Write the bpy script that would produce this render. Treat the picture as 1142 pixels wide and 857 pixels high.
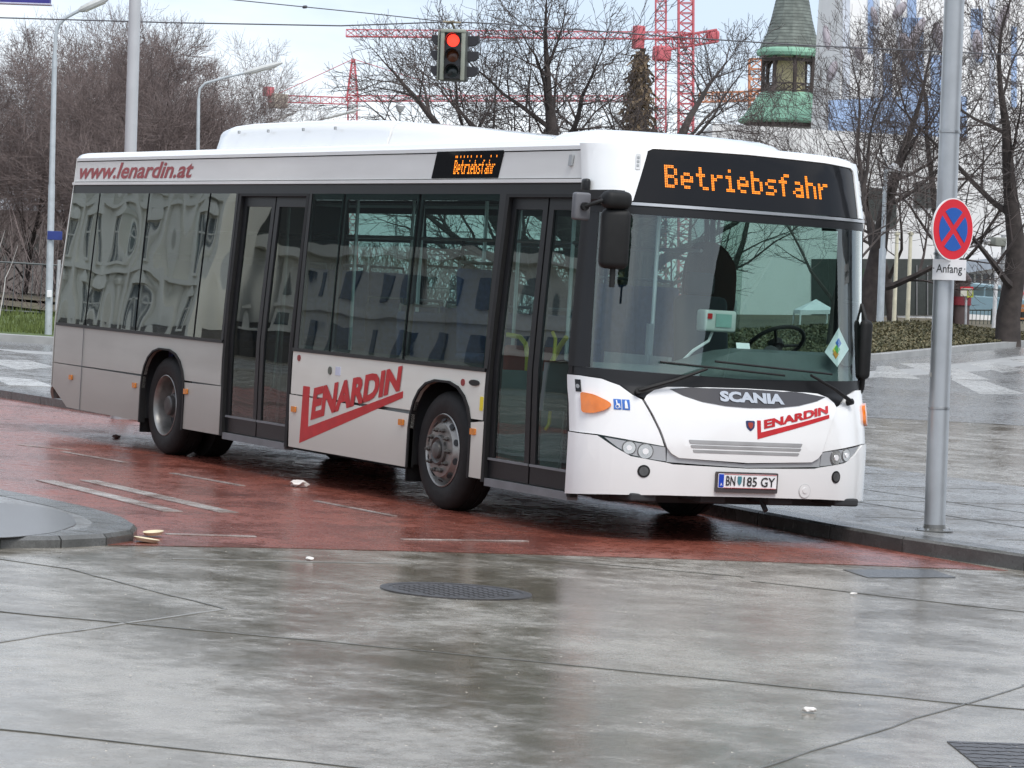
import bpy, bmesh, math, random
import numpy as np
from mathutils import Vector, Matrix
R=math.radians; PI=math.pi
for o in list(bpy.data.objects): bpy.data.objects.remove(o)
SC=bpy.context.scene; COL=SC.collection

# ------------------------------------------------------------------ camera
F_PX=3485.; CP=np.array([19.67,-11.39,1.79]); YAW,PITCH,ROLL=1.0769,-.0297,.0597
def _basis():
    cy,sy=math.cos(YAW),math.sin(YAW)
    fw=np.array([-sy*math.cos(PITCH),cy*math.cos(PITCH),math.sin(PITCH)])
    r0=np.array([cy,sy,0.]); u0=np.cross(r0,fw)
    return r0*math.cos(ROLL)+u0*math.sin(ROLL),-r0*math.sin(ROLL)+u0*math.cos(ROLL),fw
CR,CU,CF=_basis()
HF=np.array([-math.sin(YAW),math.cos(YAW),0.]); HR=np.array([math.cos(YAW),math.sin(YAW),0.])
cd=bpy.data.cameras.new('camera'); co=bpy.data.objects.new('camera',cd); COL.objects.link(co)
cd.sensor_fit='HORIZONTAL'; cd.sensor_width=36; cd.lens=36*F_PX/1142; cd.clip_end=3000; cd.clip_start=.2
co.matrix_world=Matrix(((CR[0],CU[0],-CF[0],CP[0]),(CR[1],CU[1],-CF[1],CP[1]),(CR[2],CU[2],-CF[2],CP[2]),(0,0,0,1)))
SC.camera=co
# ------------------------------------------------------------------ world, sun, exposure
SUN_DIR=Vector((.52,-.02,.80)).normalized()      # towards the sun
w=bpy.data.worlds.new('World'); SC.world=w; w.use_nodes=True
nt=w.node_tree; N=nt.nodes; L=nt.links; N.clear()
out=N.new('ShaderNodeOutputWorld'); bg=N.new('ShaderNodeBackground'); L.new(bg.outputs[0],out.inputs[0])
bg.inputs['Strength'].default_value=.15
sky=N.new('ShaderNodeTexSky'); sky.sky_type='NISHITA'; sky.sun_disc=False
sky.sun_elevation=math.asin(SUN_DIR.z); sky.sun_rotation=math.atan2(SUN_DIR.x,SUN_DIR.y)
sky.air_density=1.; sky.dust_density=2.; sky.ozone_density=1.5
tc=N.new('ShaderNodeTexCoord'); mp=N.new('ShaderNodeMapping'); mp.inputs['Scale'].default_value=(1,1,3.2)
no=N.new('ShaderNodeTexNoise'); no.inputs['Scale'].default_value=2.3; no.inputs['Detail'].default_value=7; no.inputs['Roughness'].default_value=.55
rp=N.new('ShaderNodeValToRGB'); rp.color_ramp.elements[0].position=.42; rp.color_ramp.elements[1].position=.60
cl=N.new('ShaderNodeMixRGB'); cl.inputs[1].default_value=(2.9,3.4,4.15,1); cl.inputs[2].default_value=(5.2,5.4,5.7,1)
mx=N.new('ShaderNodeMixRGB'); mx.inputs[0].default_value=.82
L.new(tc.outputs['Generated'],mp.inputs[0]); L.new(mp.outputs[0],no.inputs['Vector']); L.new(no.outputs['Fac'],rp.inputs[0])
L.new(rp.outputs[0],cl.inputs[0]); L.new(sky.outputs[0],mx.inputs[1]); L.new(cl.outputs[0],mx.inputs[2]); L.new(mx.outputs[0],bg.inputs[0])
sd=bpy.data.lights.new('sun','SUN'); sd.energy=1.45; sd.angle=R(24); sd.color=(1,.97,.92)
so=bpy.data.objects.new('sun',sd); COL.objects.link(so); so.rotation_euler=SUN_DIR.to_track_quat('Z','Y').to_euler()
SC.render.engine='CYCLES'
SC.cycles.max_bounces=8; SC.cycles.transparent_max_bounces=24; SC.cycles.caustics_reflective=False; SC.cycles.caustics_refractive=False
SC.view_settings.view_transform='Standard'; SC.view_settings.look='None'; SC.view_settings.gamma=1; SC.view_settings.exposure=.74
SC.render.resolution_x=1024; SC.render.resolution_y=768

# ------------------------------------------------------------------ placing helpers
def ray(px,py): return CF+CR*(px-571)/F_PX-CU*(py-428.5)/F_PX
def G(px,py,z=0.):                       # point of a level plane
    d=ray(px,py); return CP+d*((z-CP[2])/d[2])
def at(px,py,v):                         # point at a distance v
    d=ray(px,py); return CP+d*(v/(d@HF))
def uvz(P): q=np.array(P,float)-CP; return q@HR,q@HF
def xyz(u,v,z=None):
    P=CP+HR*u+HF*v; P[2]=TZ(u,v) if z is None else z; return P
def TZ(u,v):
    s=min(max((v-40)/60,0),1); s=s*s*(3-2*s); return .066*max(0,min(u,40))*s
def GT(px,py,dz=0.):                     # point of the terrain
    v=300.
    d=ray(px,py)
    lo,hi=5.,600.
    for i in range(50):
        m=(lo+hi)/2; P=CP+d*(m/(d@HF)); u,_=uvz(P)
        if P[2]>TZ(u,m)+dz: lo=m
        else: hi=m
    return CP+d*(lo/(d@HF))
PL=Vector((-.0123,-.0229,1)).normalized()   # plumb line: the square slopes gently, upright things lean against it
def plumb(): return Vector((0,0,1)).rotation_difference(PL).to_matrix().to_4x4()

# ------------------------------------------------------------------ materials
MATS={}
def nodes(name):
    m=bpy.data.materials.new(name); m.use_nodes=True; n=m.node_tree; return m,n.nodes,n.links,n.nodes['Principled BSDF']
def mat(name,col,rough=.5,metal=0.,var=.12,vs=6.,coat=0.,bump=0.,dirt=None,spec=None,low=0.):
    if name in MATS: return MATS[name]
    m,N,L,b=nodes(name)
    tc=N.new('ShaderNodeTexCoord'); no=N.new('ShaderNodeTexNoise'); no.inputs['Scale'].default_value=vs; no.inputs['Detail'].default_value=5
    L.new(tc.outputs['Object'],no.inputs['Vector'])
    mr=N.new('ShaderNodeMapRange'); mr.inputs[1].default_value=.3; mr.inputs[2].default_value=.7; mr.inputs[3].default_value=1-var; mr.inputs[4].default_value=1+var
    L.new(no.outputs['Fac'],mr.inputs[0])
    mu=N.new('ShaderNodeVectorMath'); mu.operation='SCALE'; mu.inputs[0].default_value=col[:3]; L.new(mr.outputs[0],mu.inputs['Scale'])
    L.new(mu.outputs[0],b.inputs['Base Color'])
    b.inputs['Roughness'].default_value=rough; b.inputs['Metallic'].default_value=metal; b.inputs['Coat Weight'].default_value=coat; b.inputs['Coat Roughness'].default_value=.06
    if spec is not None: b.inputs['Specular IOR Level'].default_value=spec
    if dirt:
        dc,amt,sx=dirt      # dirt as streaked film, heavier in low parts of object space
        n2=N.new('ShaderNodeTexNoise'); n2.inputs['Scale'].default_value=1.; n2.inputs['Detail'].default_value=6
        mp=N.new('ShaderNodeMapping'); mp.inputs['Scale'].default_value=sx; L.new(tc.outputs['Object'],mp.inputs[0]); L.new(mp.outputs[0],n2.inputs['Vector'])
        r=N.new('ShaderNodeMapRange'); r.inputs[1].default_value=.35; r.inputs[2].default_value=.75; r.inputs[3].default_value=amt*.35; r.inputs[4].default_value=amt
        L.new(n2.outputs['Fac'],r.inputs[0])
        mi=N.new('ShaderNodeMixRGB'); L.new(r.outputs[0],mi.inputs[0]); L.new(mu.outputs[0],mi.inputs[1]); mi.inputs[2].default_value=(*dc,1)
        L.new(mi.outputs[0],b.inputs['Base Color'])
        if low:
            sp=N.new('ShaderNodeSeparateXYZ'); L.new(tc.outputs['Object'],sp.inputs[0]); r2=N.new('ShaderNodeMapRange'); r2.interpolation_type='SMOOTHSTEP'
            ad=N.new('ShaderNodeMath'); ad.operation='MULTIPLY_ADD'; ad.inputs[1].default_value=.35; L.new(n2.outputs['Fac'],ad.inputs[0]); L.new(sp.outputs['Z'],ad.inputs[2])
            r2.inputs[1].default_value=.42; r2.inputs[2].default_value=1.05; r2.inputs[3].default_value=low; r2.inputs[4].default_value=0; L.new(ad.outputs[0],r2.inputs[0])
            m2=N.new('ShaderNodeMixRGB'); L.new(r2.outputs[0],m2.inputs[0]); L.new(mi.outputs[0],m2.inputs[1]); m2.inputs[2].default_value=(.17,.145,.12,1); L.new(m2.outputs[0],b.inputs['Base Color'])
    if bump:
        bp=N.new('ShaderNodeBump'); bp.inputs['Strength'].default_value=bump; bp.inputs['Distance'].default_value=.02
        L.new(no.outputs['Fac'],bp.inputs['Height']); L.new(bp.outputs[0],b.inputs['Normal'])
    MATS[name]=m; return m
def emit(name,col,st):
    if name in MATS: return MATS[name]
    m,N,L,b=nodes(name); b.inputs['Base Color'].default_value=(*[c*.3 for c in col],1); b.inputs['Emission Color'].default_value=(*col,1); b.inputs['Emission Strength'].default_value=st; MATS[name]=m; return m
def glass(name,tint,refl=1.,rough=.015,wave=0.,wscale=1.):
    if name in MATS: return MATS[name]
    m=bpy.data.materials.new(name); m.use_nodes=True; N=m.node_tree.nodes; L=m.node_tree.links; N.clear()
    o=N.new('ShaderNodeOutputMaterial'); t=N.new('ShaderNodeBsdfTransparent'); t.inputs[0].default_value=(*tint,1)
    g=N.new('ShaderNodeBsdfGlossy'); g.inputs['Roughness'].default_value=rough; g.inputs[0].default_value=(.95,1,.98,1)
    f=N.new('ShaderNodeFresnel'); f.inputs[0].default_value=1.5
    mu=N.new('ShaderNodeMath'); mu.operation='MULTIPLY'; mu.inputs[1].default_value=refl; L.new(f.outputs[0],mu.inputs[0])
    ge=N.new('ShaderNodeNewGeometry'); iv=N.new('ShaderNodeMath'); iv.operation='SUBTRACT'; iv.inputs[0].default_value=1.; L.new(ge.outputs['Backfacing'],iv.inputs[1])
    m2=N.new('ShaderNodeMath'); m2.operation='MULTIPLY'; L.new(mu.outputs[0],m2.inputs[0]); L.new(iv.outputs[0],m2.inputs[1]); mu=m2
    x=N.new('ShaderNodeMixShader'); L.new(mu.outputs[0],x.inputs[0]); L.new(t.outputs[0],x.inputs[1]); L.new(g.outputs[0],x.inputs[2]); L.new(x.outputs[0],o.inputs[0])
    if wave:
        tc=N.new('ShaderNodeTexCoord'); no=N.new('ShaderNodeTexNoise'); no.inputs['Scale'].default_value=wscale; no.inputs['Detail'].default_value=1
        bp=N.new('ShaderNodeBump'); bp.inputs['Strength'].default_value=1; bp.inputs['Distance'].default_value=wave
        L.new(tc.outputs['Object'],no.inputs[0]); L.new(no.outputs['Fac'],bp.inputs['Height']); L.new(bp.outputs[0],g.inputs['Normal']); L.new(bp.outputs[0],f.inputs['Normal'])
    MATS[name]=m; return m

# ------------------------------------------------------------------ mesh helpers
def finish(o,label=None,cat=None,group=None,kind=None):
    if label: o['label']=label
    if cat: o['category']=cat
    if group: o['group']=group
    if kind: o['kind']=kind
    return o
def inv_parent(o,parent):
    if parent is not None:
        o.parent=parent; o.matrix_parent_inverse=world_of(parent).inverted()
def world_of(o):
    return o.matrix_basis.copy() if o.parent is None else world_of(o.parent)@o.matrix_parent_inverse@o.matrix_basis
def root(name,loc,label,cat,group=None,M=None):
    o=bpy.data.objects.new(name,None); COL.objects.link(o); o.empty_display_size=.2
    mm=Matrix.Translation(Vector(loc))
    if M is not None: mm=mm@M
    o.matrix_basis=mm; return finish(o,label,cat,group)
class MB:
    def __init__(s): s.v=[]; s.f=[]
    def add(s,vs,fs):
        b=len(s.v); s.v+= [tuple(map(float,p)) for p in vs]; s.f+=[tuple(b+i for i in f) for f in fs]; return s
    def box(s,c,d,rz=0.,M=None):
        x,y,z=[q/2 for q in d]; P=[(-x,-y,-z),(x,-y,-z),(x,y,-z),(-x,y,-z),(-x,-y,z),(x,-y,z),(x,y,z),(-x,y,z)]
        m=Matrix.Translation(Vector(c))@Matrix.Rotation(rz,4,'Z')
        if M is not None: m=m@M
        return s.add([m@Vector(p) for p in P],[(0,3,2,1),(4,5,6,7),(0,1,5,4),(1,2,6,5),(2,3,7,6),(3,0,4,7)])
    def rbox(s,c,d,r=.02,M=None,seg=3):
        bm=bmesh.new(); bmesh.ops.create_cube(bm,size=1); bmesh.ops.scale(bm,vec=d,verts=bm.verts)
        bmesh.ops.bevel(bm,geom=bm.edges[:],offset=min(r,min(d)*.49),segments=seg,profile=.5,affect='EDGES')
        m=Matrix.Translation(Vector(c))
        if M is not None: m=m@M
        bm.verts.index_update(); s.add([m@v.co for v in bm.verts],[[v.index for v in f.verts] for f in bm.faces]); bm.free(); return s
    def bar(s,a,b,w,h=None):
        a=Vector(a);b=Vector(b);h=h or w; d=b-a; q=d.to_track_quat('Z','Y').to_matrix().to_4x4()
        return s.box((0,0,0),(w,h,d.length),M=Matrix.Translation((a+b)/2)@q)
    def tube(s,pts,rad,n=8,cap=True):
        pts=[Vector(p) for p in pts]; 
        if not hasattr(rad,'__len__'): rad=[rad]*len(pts)
        b=len(s.v); up=None
        for i,p in enumerate(pts):
            d=(pts[min(i+1,len(pts)-1)]-pts[max(i-1,0)]).normalized()
            if up is None: up=Vector((0,0,1)) if abs(d.z)<.9 else Vector((1,0,0))
            x=d.cross(up); 
            if x.length<1e-4: x=d.orthogonal()
            x.normalize(); y=x.cross(d); up=y.normalized() if True else up
            for k in range(n):
                a=2*PI*k/n; s.v.append(tuple(p+(x*math.cos(a)+y*math.sin(a))*rad[i]))
        for i in range(len(pts)-1):
            for k in range(n):
                k2=(k+1)%n; s.f.append((b+i*n+k,b+i*n+k2,b+(i+1)*n+k2,b+(i+1)*n+k))
        if cap: s.f.append(tuple(b+k for k in range(n))[::-1]); s.f.append(tuple(b+(len(pts)-1)*n+k for k in range(n)))
        return s
    def lathe(s,prof,M=None,n=32,close=False,caps=True):
        b=len(s.v); M=M or Matrix()
        for r,h in prof:
            for k in range(n):
                a=2*PI*k/n; s.v.append(tuple(M@Vector((r*math.cos(a),r*math.sin(a),h))))
        m=len(prof)
        for i in range(m-1 if not close else m):
            j=(i+1)%m
            for k in range(n):
                k2=(k+1)%n; s.f.append((b+i*n+k,b+i*n+k2,b+j*n+k2,b+j*n+k))
        if not close and caps:
            if prof[0][0]>1e-3: s.f.append(tuple(b+k for k in range(n))[::-1])
            if prof[-1][0]>1e-3: s.f.append(tuple(b+(m-1)*n+k for k in range(n)))
        return s
    def slab(s,poly,z0,z1,zf=None):          # prism over a ground polygon
        n=len(poly); P=[(p[0],p[1],z0+(zf(p) if zf else 0)) for p in poly]+[(p[0],p[1],z1+(zf(p) if zf else 0)) for p in poly]
        a=sum(poly[i][0]*poly[(i+1)%n][1]-poly[(i+1)%n][0]*poly[i][1] for i in range(n))
        top=tuple(range(n,2*n)); bot=tuple(range(n))[::-1]; side=[(i,(i+1)%n,n+(i+1)%n,n+i) for i in range(n)]
        if a<0: top=top[::-1]; bot=bot[::-1]; side=[f[::-1] for f in side]
        return s.add(P,[top,bot]+side)
    def build(s,name,m,parent=None,ang=35,tri=False):
        me=bpy.data.meshes.new(name); me.from_pydata(s.v,[],s.f); me.materials.append(m); me.update()
        if ang: me.polygons.foreach_set('use_smooth',[True]*len(me.polygons)); me.set_sharp_from_angle(angle=R(ang))
        o=bpy.data.objects.new(name,me); COL.objects.link(o); inv_parent(o,parent); return o
    def local(s,name,m,parent=None,ang=35):   # vertices already in the parent's frame
        o=s.build(name,m,None,ang)
        if parent is not None: o.parent=parent
        return o
def copy_tree(o,parent=None):
    c=o.copy(); COL.objects.link(c); c.parent=parent
    for ch in list(o.children):
        copy_tree(ch,c)
    return c
def sdiv(poly,step):
    o=[]
    for i in range(len(poly)):
        a=np.array(poly[i]);b=np.array(poly[(i+1)%len(poly)]); n=max(1,int(np.linalg.norm(b-a)/step))
        for k in range(n): o.append(tuple(a+(b-a)*k/n))
    return o
def round_poly(poly,r,seg=4):
    o=[];n=len(poly)
    for i in range(n):
        p=np.array(poly[i],float);a=np.array(poly[i-1],float)-p;b=np.array(poly[(i+1)%n],float)-p
        la,lb=np.linalg.norm(a),np.linalg.norm(b); rr=min(r,la*.45,lb*.45); A=p+a/la*rr;B=p+b/lb*rr
        for k in range(seg+1):
            t=k/seg; o.append(tuple((1-t)**2*A+2*t*(1-t)*p+t*t*B))
    return o
def patch(name,poly,fn,m,parent,off=0.,thick=.02,step=.12,sgn=1,ang=35,holes=()):
    bm=bmesh.new(); f=bm.faces.new([bm.verts.new((p[0],p[1],0)) for p in poly]); bm.normal_update(); bmesh.ops.triangulate(bm,faces=[f])
    ts=[p[0] for p in poly]; zs=[p[1] for p in poly]
    stx,stz=(step if hasattr(step,'__len__') else (step,step))
    for lo,hi,ax,st in ((min(ts),max(ts),0,stx),(min(zs),max(zs),1,stz)):
        k=math.floor(lo/st)+1
        while k*st<hi-1e-4:
            c=[0,0,0];c[ax]=k*st;nn=[0,0,0];nn[ax]=1
            bmesh.ops.bisect_plane(bm,geom=bm.verts[:]+bm.edges[:]+bm.faces[:],plane_co=c,plane_no=nn,dist=1e-5); k+=1
    bm.normal_update(); bm.verts.index_update(); vs=[]; inn=[]
    for v in bm.verts:
        t,z=v.co.x,v.co.y; P=fn(t,z); e=2e-3
        n=np.cross(fn(t+e,z)-fn(t-e,z),fn(t,z+e)-fn(t,z-e)); n=sgn*n/np.linalg.norm(n)
        vs.append(P+n*off); inn.append(P+n*(off-thick))
    nv=len(vs); F=[];
    for f in bm.faces:
        i=[v.index for v in f.verts]
        if f.normal.z*sgn<0: i=i[::-1]
        F.append(tuple(i)); F.append(tuple(nv+q for q in i[::-1]))
    for e in bm.edges:
        if len(e.link_faces)==1:
            f=e.link_faces[0]; l=[l for l in f.loops if l.edge==e][0]; a,b=l.vert.index,l.link_loop_next.vert.index
            if f.normal.z*sgn<0: a,b=b,a
            F.append((b,a,nv+a,nv+b))
    bm.free(); mb=MB(); mb.add(vs+inn,F); return mb.build(name,m,parent,ang)
def rect(a,b,z0,z1): return [(a,z0),(b,z0),(b,z1),(a,z1)]
_tx={}
def text_mesh(s,off=0.,shear=0.,spacing=1.):
    k=(s,off,shear,spacing)
    if k not in _tx:
        c=bpy.data.curves.new('t','FONT'); c.body=s; c.size=1; c.offset=off; c.shear=shear; c.space_character=spacing; c.resolution_u=3
        o=bpy.data.objects.new('t',c); me=bpy.data.meshes.new_from_object(o)
        V=np.array([v.co[:2] for v in me.vertices]); lo=V.min(0);hi=V.max(0); V=(V-lo)/(hi-lo)
        _tx[k]=(V,[tuple(p.vertices) for p in me.polygons]); bpy.data.objects.remove(o); bpy.data.curves.remove(c); bpy.data.meshes.remove(me)
    return _tx[k]
def lettering(name,s,quad,fn,m,parent,off=.004,bold=0.,shear=0.,sgn=1,spacing=1.,build=True):
    V,F=text_mesh(s,bold,shear,spacing); q=[np.array(p,float) for p in quad]  # bl br tr tl
    out=[];
    for a,b in V:
        p=(1-a)*(1-b)*q[0]+a*(1-b)*q[1]+a*b*q[2]+(1-a)*b*q[3]; t,z=p; e=2e-3
        P=fn(t,z); n=np.cross(fn(t+e,z)-fn(t-e,z),fn(t,z+e)-fn(t,z-e)); n=sgn*n/np.linalg.norm(n); out.append(P+n*off)
    mb=MB(); mb.add(out,F)
    return mb.build(name,m,parent,0) if build else mb
def flat_text(name,s,c,ux,uz,w,h,m,parent,off=.004,bold=0.,shear=0.):
    c=np.array(c,float);ux=np.array(ux,float);uz=np.array(uz,float)
    return lettering(name,s,[(-w/2,-h/2),(w/2,-h/2),(w/2,h/2),(-w/2,h/2)],lambda a,b:c+ux*a+uz*b,m,parent,off,bold,shear)

exec_order=1
# ================================================================== GROUND
def wet_ground(name,col,col2,rlo,rhi,scale,stretch=(1,1,1),bump=.15,dark=(.35,.6),speck=1.):
    m,N,L,b=nodes(name)
    tc=N.new('ShaderNodeTexCoord')
    def noise(sc,det,rough=.55,st=(1,1,1),rot=0):
        mp=N.new('ShaderNodeMapping'); mp.inputs['Scale'].default_value=st; mp.inputs['Rotation'].default_value=(0,0,rot); L.new(tc.outputs['Object'],mp.inputs[0])
        n=N.new('ShaderNodeTexNoise'); n.inputs['Scale'].default_value=sc; n.inputs['Detail'].default_value=det; n.inputs['Roughness'].default_value=rough; L.new(mp.outputs[0],n.inputs[0]); return n.outputs['Fac']
    def rng(s,a,b_,c,d):
        r=N.new('ShaderNodeMapRange'); r.inputs[1].default_value=a;r.inputs[2].default_value=b_;r.inputs[3].default_value=c;r.inputs[4].default_value=d; L.new(s,r.inputs[0]); return r.outputs[0]
    big=noise(scale,6,.6,stretch,.6); fine=noise(90,3); med=noise(4,5,.6,(1,1,1),.3)
    str_=noise(1.7,12,.74,(1.,1.,1),.9)
    sm=N.new('ShaderNodeMath'); sm.operation='MULTIPLY_ADD'; sm.inputs[1].default_value=.55; L.new(str_,sm.inputs[0])
    s2=N.new('ShaderNodeMath'); s2.operation='MULTIPLY'; s2.inputs[1].default_value=.45; L.new(big,s2.inputs[0]); L.new(s2.outputs[0],sm.inputs[2]); big=sm.outputs[0]
    wet=rng(big,dark[0],dark[1],0,1)
    mi=N.new('ShaderNodeMixRGB'); L.new(wet,mi.inputs[0]); mi.inputs[1].default_value=(*col,1); mi.inputs[2].default_value=(*col2,1)
    m2=N.new('ShaderNodeMixRGB'); m2.blend_type='MULTIPLY'; m2.inputs[0].default_value=1; L.new(mi.outputs[0],m2.inputs[1])
    c=N.new('ShaderNodeMath'); c.operation='MULTIPLY'; L.new(rng(fine,.3,.7,1-.22*speck,1+.18*speck),c.inputs[0]); L.new(rng(med,.3,.7,.82,1.12),c.inputs[1])
    cc=N.new('ShaderNodeCombineXYZ'); [L.new(c.outputs[0],cc.inputs[i]) for i in range(3)]; L.new(cc.outputs[0],m2.inputs[2]); L.new(m2.outputs[0],b.inputs['Base Color'])
    med2=noise(9,5,.65,(1,1,1),.3)
    a=N.new('ShaderNodeMath'); a.operation='MULTIPLY'; L.new(rng(big,dark[0]-.05,dark[1]+.05,rhi,rlo),a.inputs[0]); L.new(rng(med2,.35,.65,.55,1.35),a.inputs[1])
    L.new(a.outputs[0],b.inputs['Roughness']); b.inputs['Specular IOR Level'].default_value=.5
    ad=N.new('ShaderNodeMath'); ad.operation='ADD'; L.new(fine,ad.inputs[0]); m3=N.new('ShaderNodeMath'); m3.operation='MULTIPLY'; m3.inputs[1].default_value=3.; L.new(med,m3.inputs[0]); L.new(m3.outputs[0],ad.inputs[1])
    bp=N.new('ShaderNodeBump'); bp.inputs['Strength'].default_value=bump; bp.inputs['Distance'].default_value=.004; L.new(ad.outputs[0],bp.inputs['Height']); L.new(bp.outputs[0],b.inputs['Normal'])
    MATS[name]=m; return m
M_conc=wet_ground('wet_concrete',(.30,.278,.24),(.135,.116,.085),.08,.33,.30,(1,1.5,1),.2,(.44,.56))
M_far=wet_ground('far_roadway',(.22,.22,.215),(.17,.17,.165),.14,.4,.15,(1,1,1),.12,(.4,.6))
M_red=wet_ground('red_asphalt',(.25,.075,.050),(.18,.054,.038),.11,.42,.5,(1,1,1),.3,(.43,.57),2.)
M_plat=wet_ground('platform_stone',(.26,.26,.25),(.20,.20,.197),.09,.42,.7,(1,1,1),.2)
M_kerb=wet_ground('kerb_stone',(.15,.15,.145),(.075,.075,.07),.15,.4,1.2,(1,1,1),.3)
M_line=wet_ground('worn_marking',(.44,.41,.38),(.27,.18,.15),.12,.35,3.,(1,1,1),.2,(.42,.62))
M_zeb=wet_ground('pale_slab',(.50,.50,.48),(.36,.36,.35),.2,.4,.6)
M_joint=mat('joint_tar',(.10,.095,.08),.35,var=.3)
M_jl=mat('joint_light',(.22,.21,.19),.4,var=.3)
def sheet(name,us,vs,dz,m):
    mb=MB(); n=len(vs)
    V=[xyz(u,v,TZ(u,v)+dz) for u in us for v in vs]
    mb.add(V,[(i*n+j,(i+1)*n+j,(i+1)*n+j+1,i*n+j+1) for i in range(len(us)-1) for j in range(n-1)])
    return finish(mb.build(name,m,None,60),kind='structure')
us=[-900,-400,-200,-100,-50,-25,-12,-6,0]+[3,6,9,12,15,18,22,26,30,35,40,60,120,250,500,900]
vs=[-400,-200,-60,-20,0,10,20,30,38,42,46,50,55,60,65,70,75,80,85,90,95,100,105,120,150,200,300,500,900,1800]
sheet('ground',us,vs,0.,M_conc)
sheet('far_road',[-60,-40,-20,-10,0,3,6,9,12,15,18,22,26,30,40,60],[52,54,56,58,60,63,66,70,75,80,85,90,95,100,105,112,118],.006,M_far)
def ground_poly(name,poly,z,m,th=.03,kind='structure',terr=False,step=None):
    p=sdiv(poly,step) if step else poly
    mb=MB(); mb.slab([tuple(q[:2]) for q in p],z-th,z,(lambda q:TZ(*uvz((q[0],q[1],0)))) if terr else None)
    return finish(mb.build(name,m,None,0),kind=kind)
# red bus lane
red=[(.80,-9.),(.78,-3.9),(.80,-2.97),(.97,-1.24),(1.29,.62),(1.71,2.40),(.4,2.40),(-.6,2.42),(-3,2.62),(-8.7,2.6),(-16,2.2),(-20,2.06),(-45,1.6),(-45,-9.)]
ground_poly('bus_lane',red,.004,M_red,.002)
# platform with kerb
kin=[(6.5,4.2),(4,3.15),(2.6,2.78),(1.7,2.55),(.4,2.40),(-.6,2.42),(-3,2.62),(-8.7,2.6),(-16,2.2),(-20,2.06),(-45,1.6),(-60,1.4)]
def offs(pl,d): 
    o=[]
    for i,p in enumerate(pl):
        a=np.array(pl[max(i-1,0)]);b=np.array(pl[min(i+1,len(pl)-1)]); t=(b-a)/np.linalg.norm(b-a); n=np.array([t[1],-t[0]]); o.append(tuple(np.array(p)+n*d))
    return o
kout=offs(kin,.30)
mb=MB()
def kerb_run(mb,pa,pb,h,lip=.02):
    # segments with bevelled edge
    for i in range(len(pa)-1):
        a0,a1=np.array(pa[i]),np.array(pa[i+1]); b0,b1=np.array(pb[i]),np.array(pb[i+1]); L_=np.linalg.norm(a1-a0); n=max(1,round(L_/1.0))
        for k in range(n):
            s0,s1=(k+.006/ (L_/n))/n,(k+1-.006/(L_/n))/n
            A0=a0+(a1-a0)*s0;A1=a0+(a1-a0)*s1;B0=b0+(b1-b0)*s0;B1=b0+(b1-b0)*s1
            c0=A0+(B0-A0)*lip/np.linalg.norm(B0-A0); c1=A1+(B1-A1)*lip/np.linalg.norm(B1-A1)
            V=[(*A0,0),(*A1,0),(*A1,h-lip),(*A0,h-lip),(*c0,h),(*c1,h),(*B0,h),(*B1,h),(*B0,0),(*B1,0)]
            mb.add(V,[(0,1,2,3),(3,2,5,4),(4,5,7,6),(6,7,9,8),(0,3,4,6,8),(1,9,7,5,2)])
kerb_run(mb,kin,kout,.12)
finish(mb.build('kerb',M_kerb,None,0),kind='structure')
plat=kout+[(-60,7.6),(6.5,8.4)]
ground_poly('platform',plat,.117,M_plat,.12)
# joints of the platform paving
mb=MB()
for k in range(-30,4):
    x=k*1.9+.5; mb.slab([(x,3.2),(x+.012,3.2),(x+.012,7.5),(x,7.5)],.117,.120)
for y in (4.4,5.6):
    mb.slab([(-58,y-.3),(6,y),(6,y+.014),(-58,y-.286)],.117,.1205)
finish(mb.build('paving_joint',M_joint,None,0),kind='structure')
# slab joints in the foreground concrete
def strip(mb,pts,wd,z=.004,bottom=.0005):
    P=[np.array(p[:2]) for p in pts]
    for i in range(len(P)-1):
        t=P[i+1]-P[i]; t/=np.linalg.norm(t); n=np.array([-t[1],t[0]])*wd/2
        mb.slab([tuple(P[i]-n),tuple(P[i+1]-n),tuple(P[i+1]+n),tuple(P[i]+n)],bottom,z)
random.seed(4)
def wob(a,b,n=14,amp=.012):
    a=np.array(a);b=np.array(b); t=(b-a)/np.linalg.norm(b-a); nn=np.array([-t[1],t[0]])
    return [tuple(a+(b-a)*k/n+nn*random.uniform(-amp,amp)) for k in range(n+1)]
mb=MB()
strip(mb,wob((1.2,-5.4),(2.3,-4.93),6)+wob((2.3,-4.93),(4.31,-4.78),10),.014)
strip(mb,wob((3.6,-7.0),(5.64,-4.86),14)+wob((5.64,-4.86),(8.16,-2.41),16)+wob((8.3,-2.3),(12,1.3),10),.018)
strip(mb,wob((7.3,-8.4),(9.5,-6.2),14)+wob((9.5,-6.2),(15,-.8),14),.012)
strip(mb,wob((10.6,-6.2),(7.39,-1.82),16)+wob((7.39,-1.82),(4.2,2.6),14),.012)
strip(mb,wob((2.6,-.35),(4.26,.59),10)+wob((4.26,.59),(9,3.2),10),.012)
strip(mb,wob((1.0,-1.5),(2.35,-.25),8),.018)
finish(mb.build('slab_joint',M_joint,None,0),kind='structure')
mb=MB(); strip(mb,wob((4.31,-4.78),(5.9,-6.8),10),.025); strip(mb,wob((1.62,-4.0),(1.75,-2.4),8),.03); strip(mb,wob((8.16,-2.41),(8.35,-2.2),2),.02)
finish(mb.build('slab_seam',M_jl,None,0),kind='structure')
# worn markings in the red lane
mb=MB()
def mark(a,b,wd): strip(mb,[G(*a),G(*b)],wd,.012,.006)
mark((50,537),(193,572),.16); mark((98,537),(255,573),.16)
mark((448,603),(588,605),.05); mark((185,597),(285,600),.05); mark((352,560),(440,577),.05); mark((192,529),(270,543),.06); mark((70,505),(140,517),.06); mark((20,497),(80,503),.05)
finish(mb.build('lane_marking',M_line,None,0),kind='structure')
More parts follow.
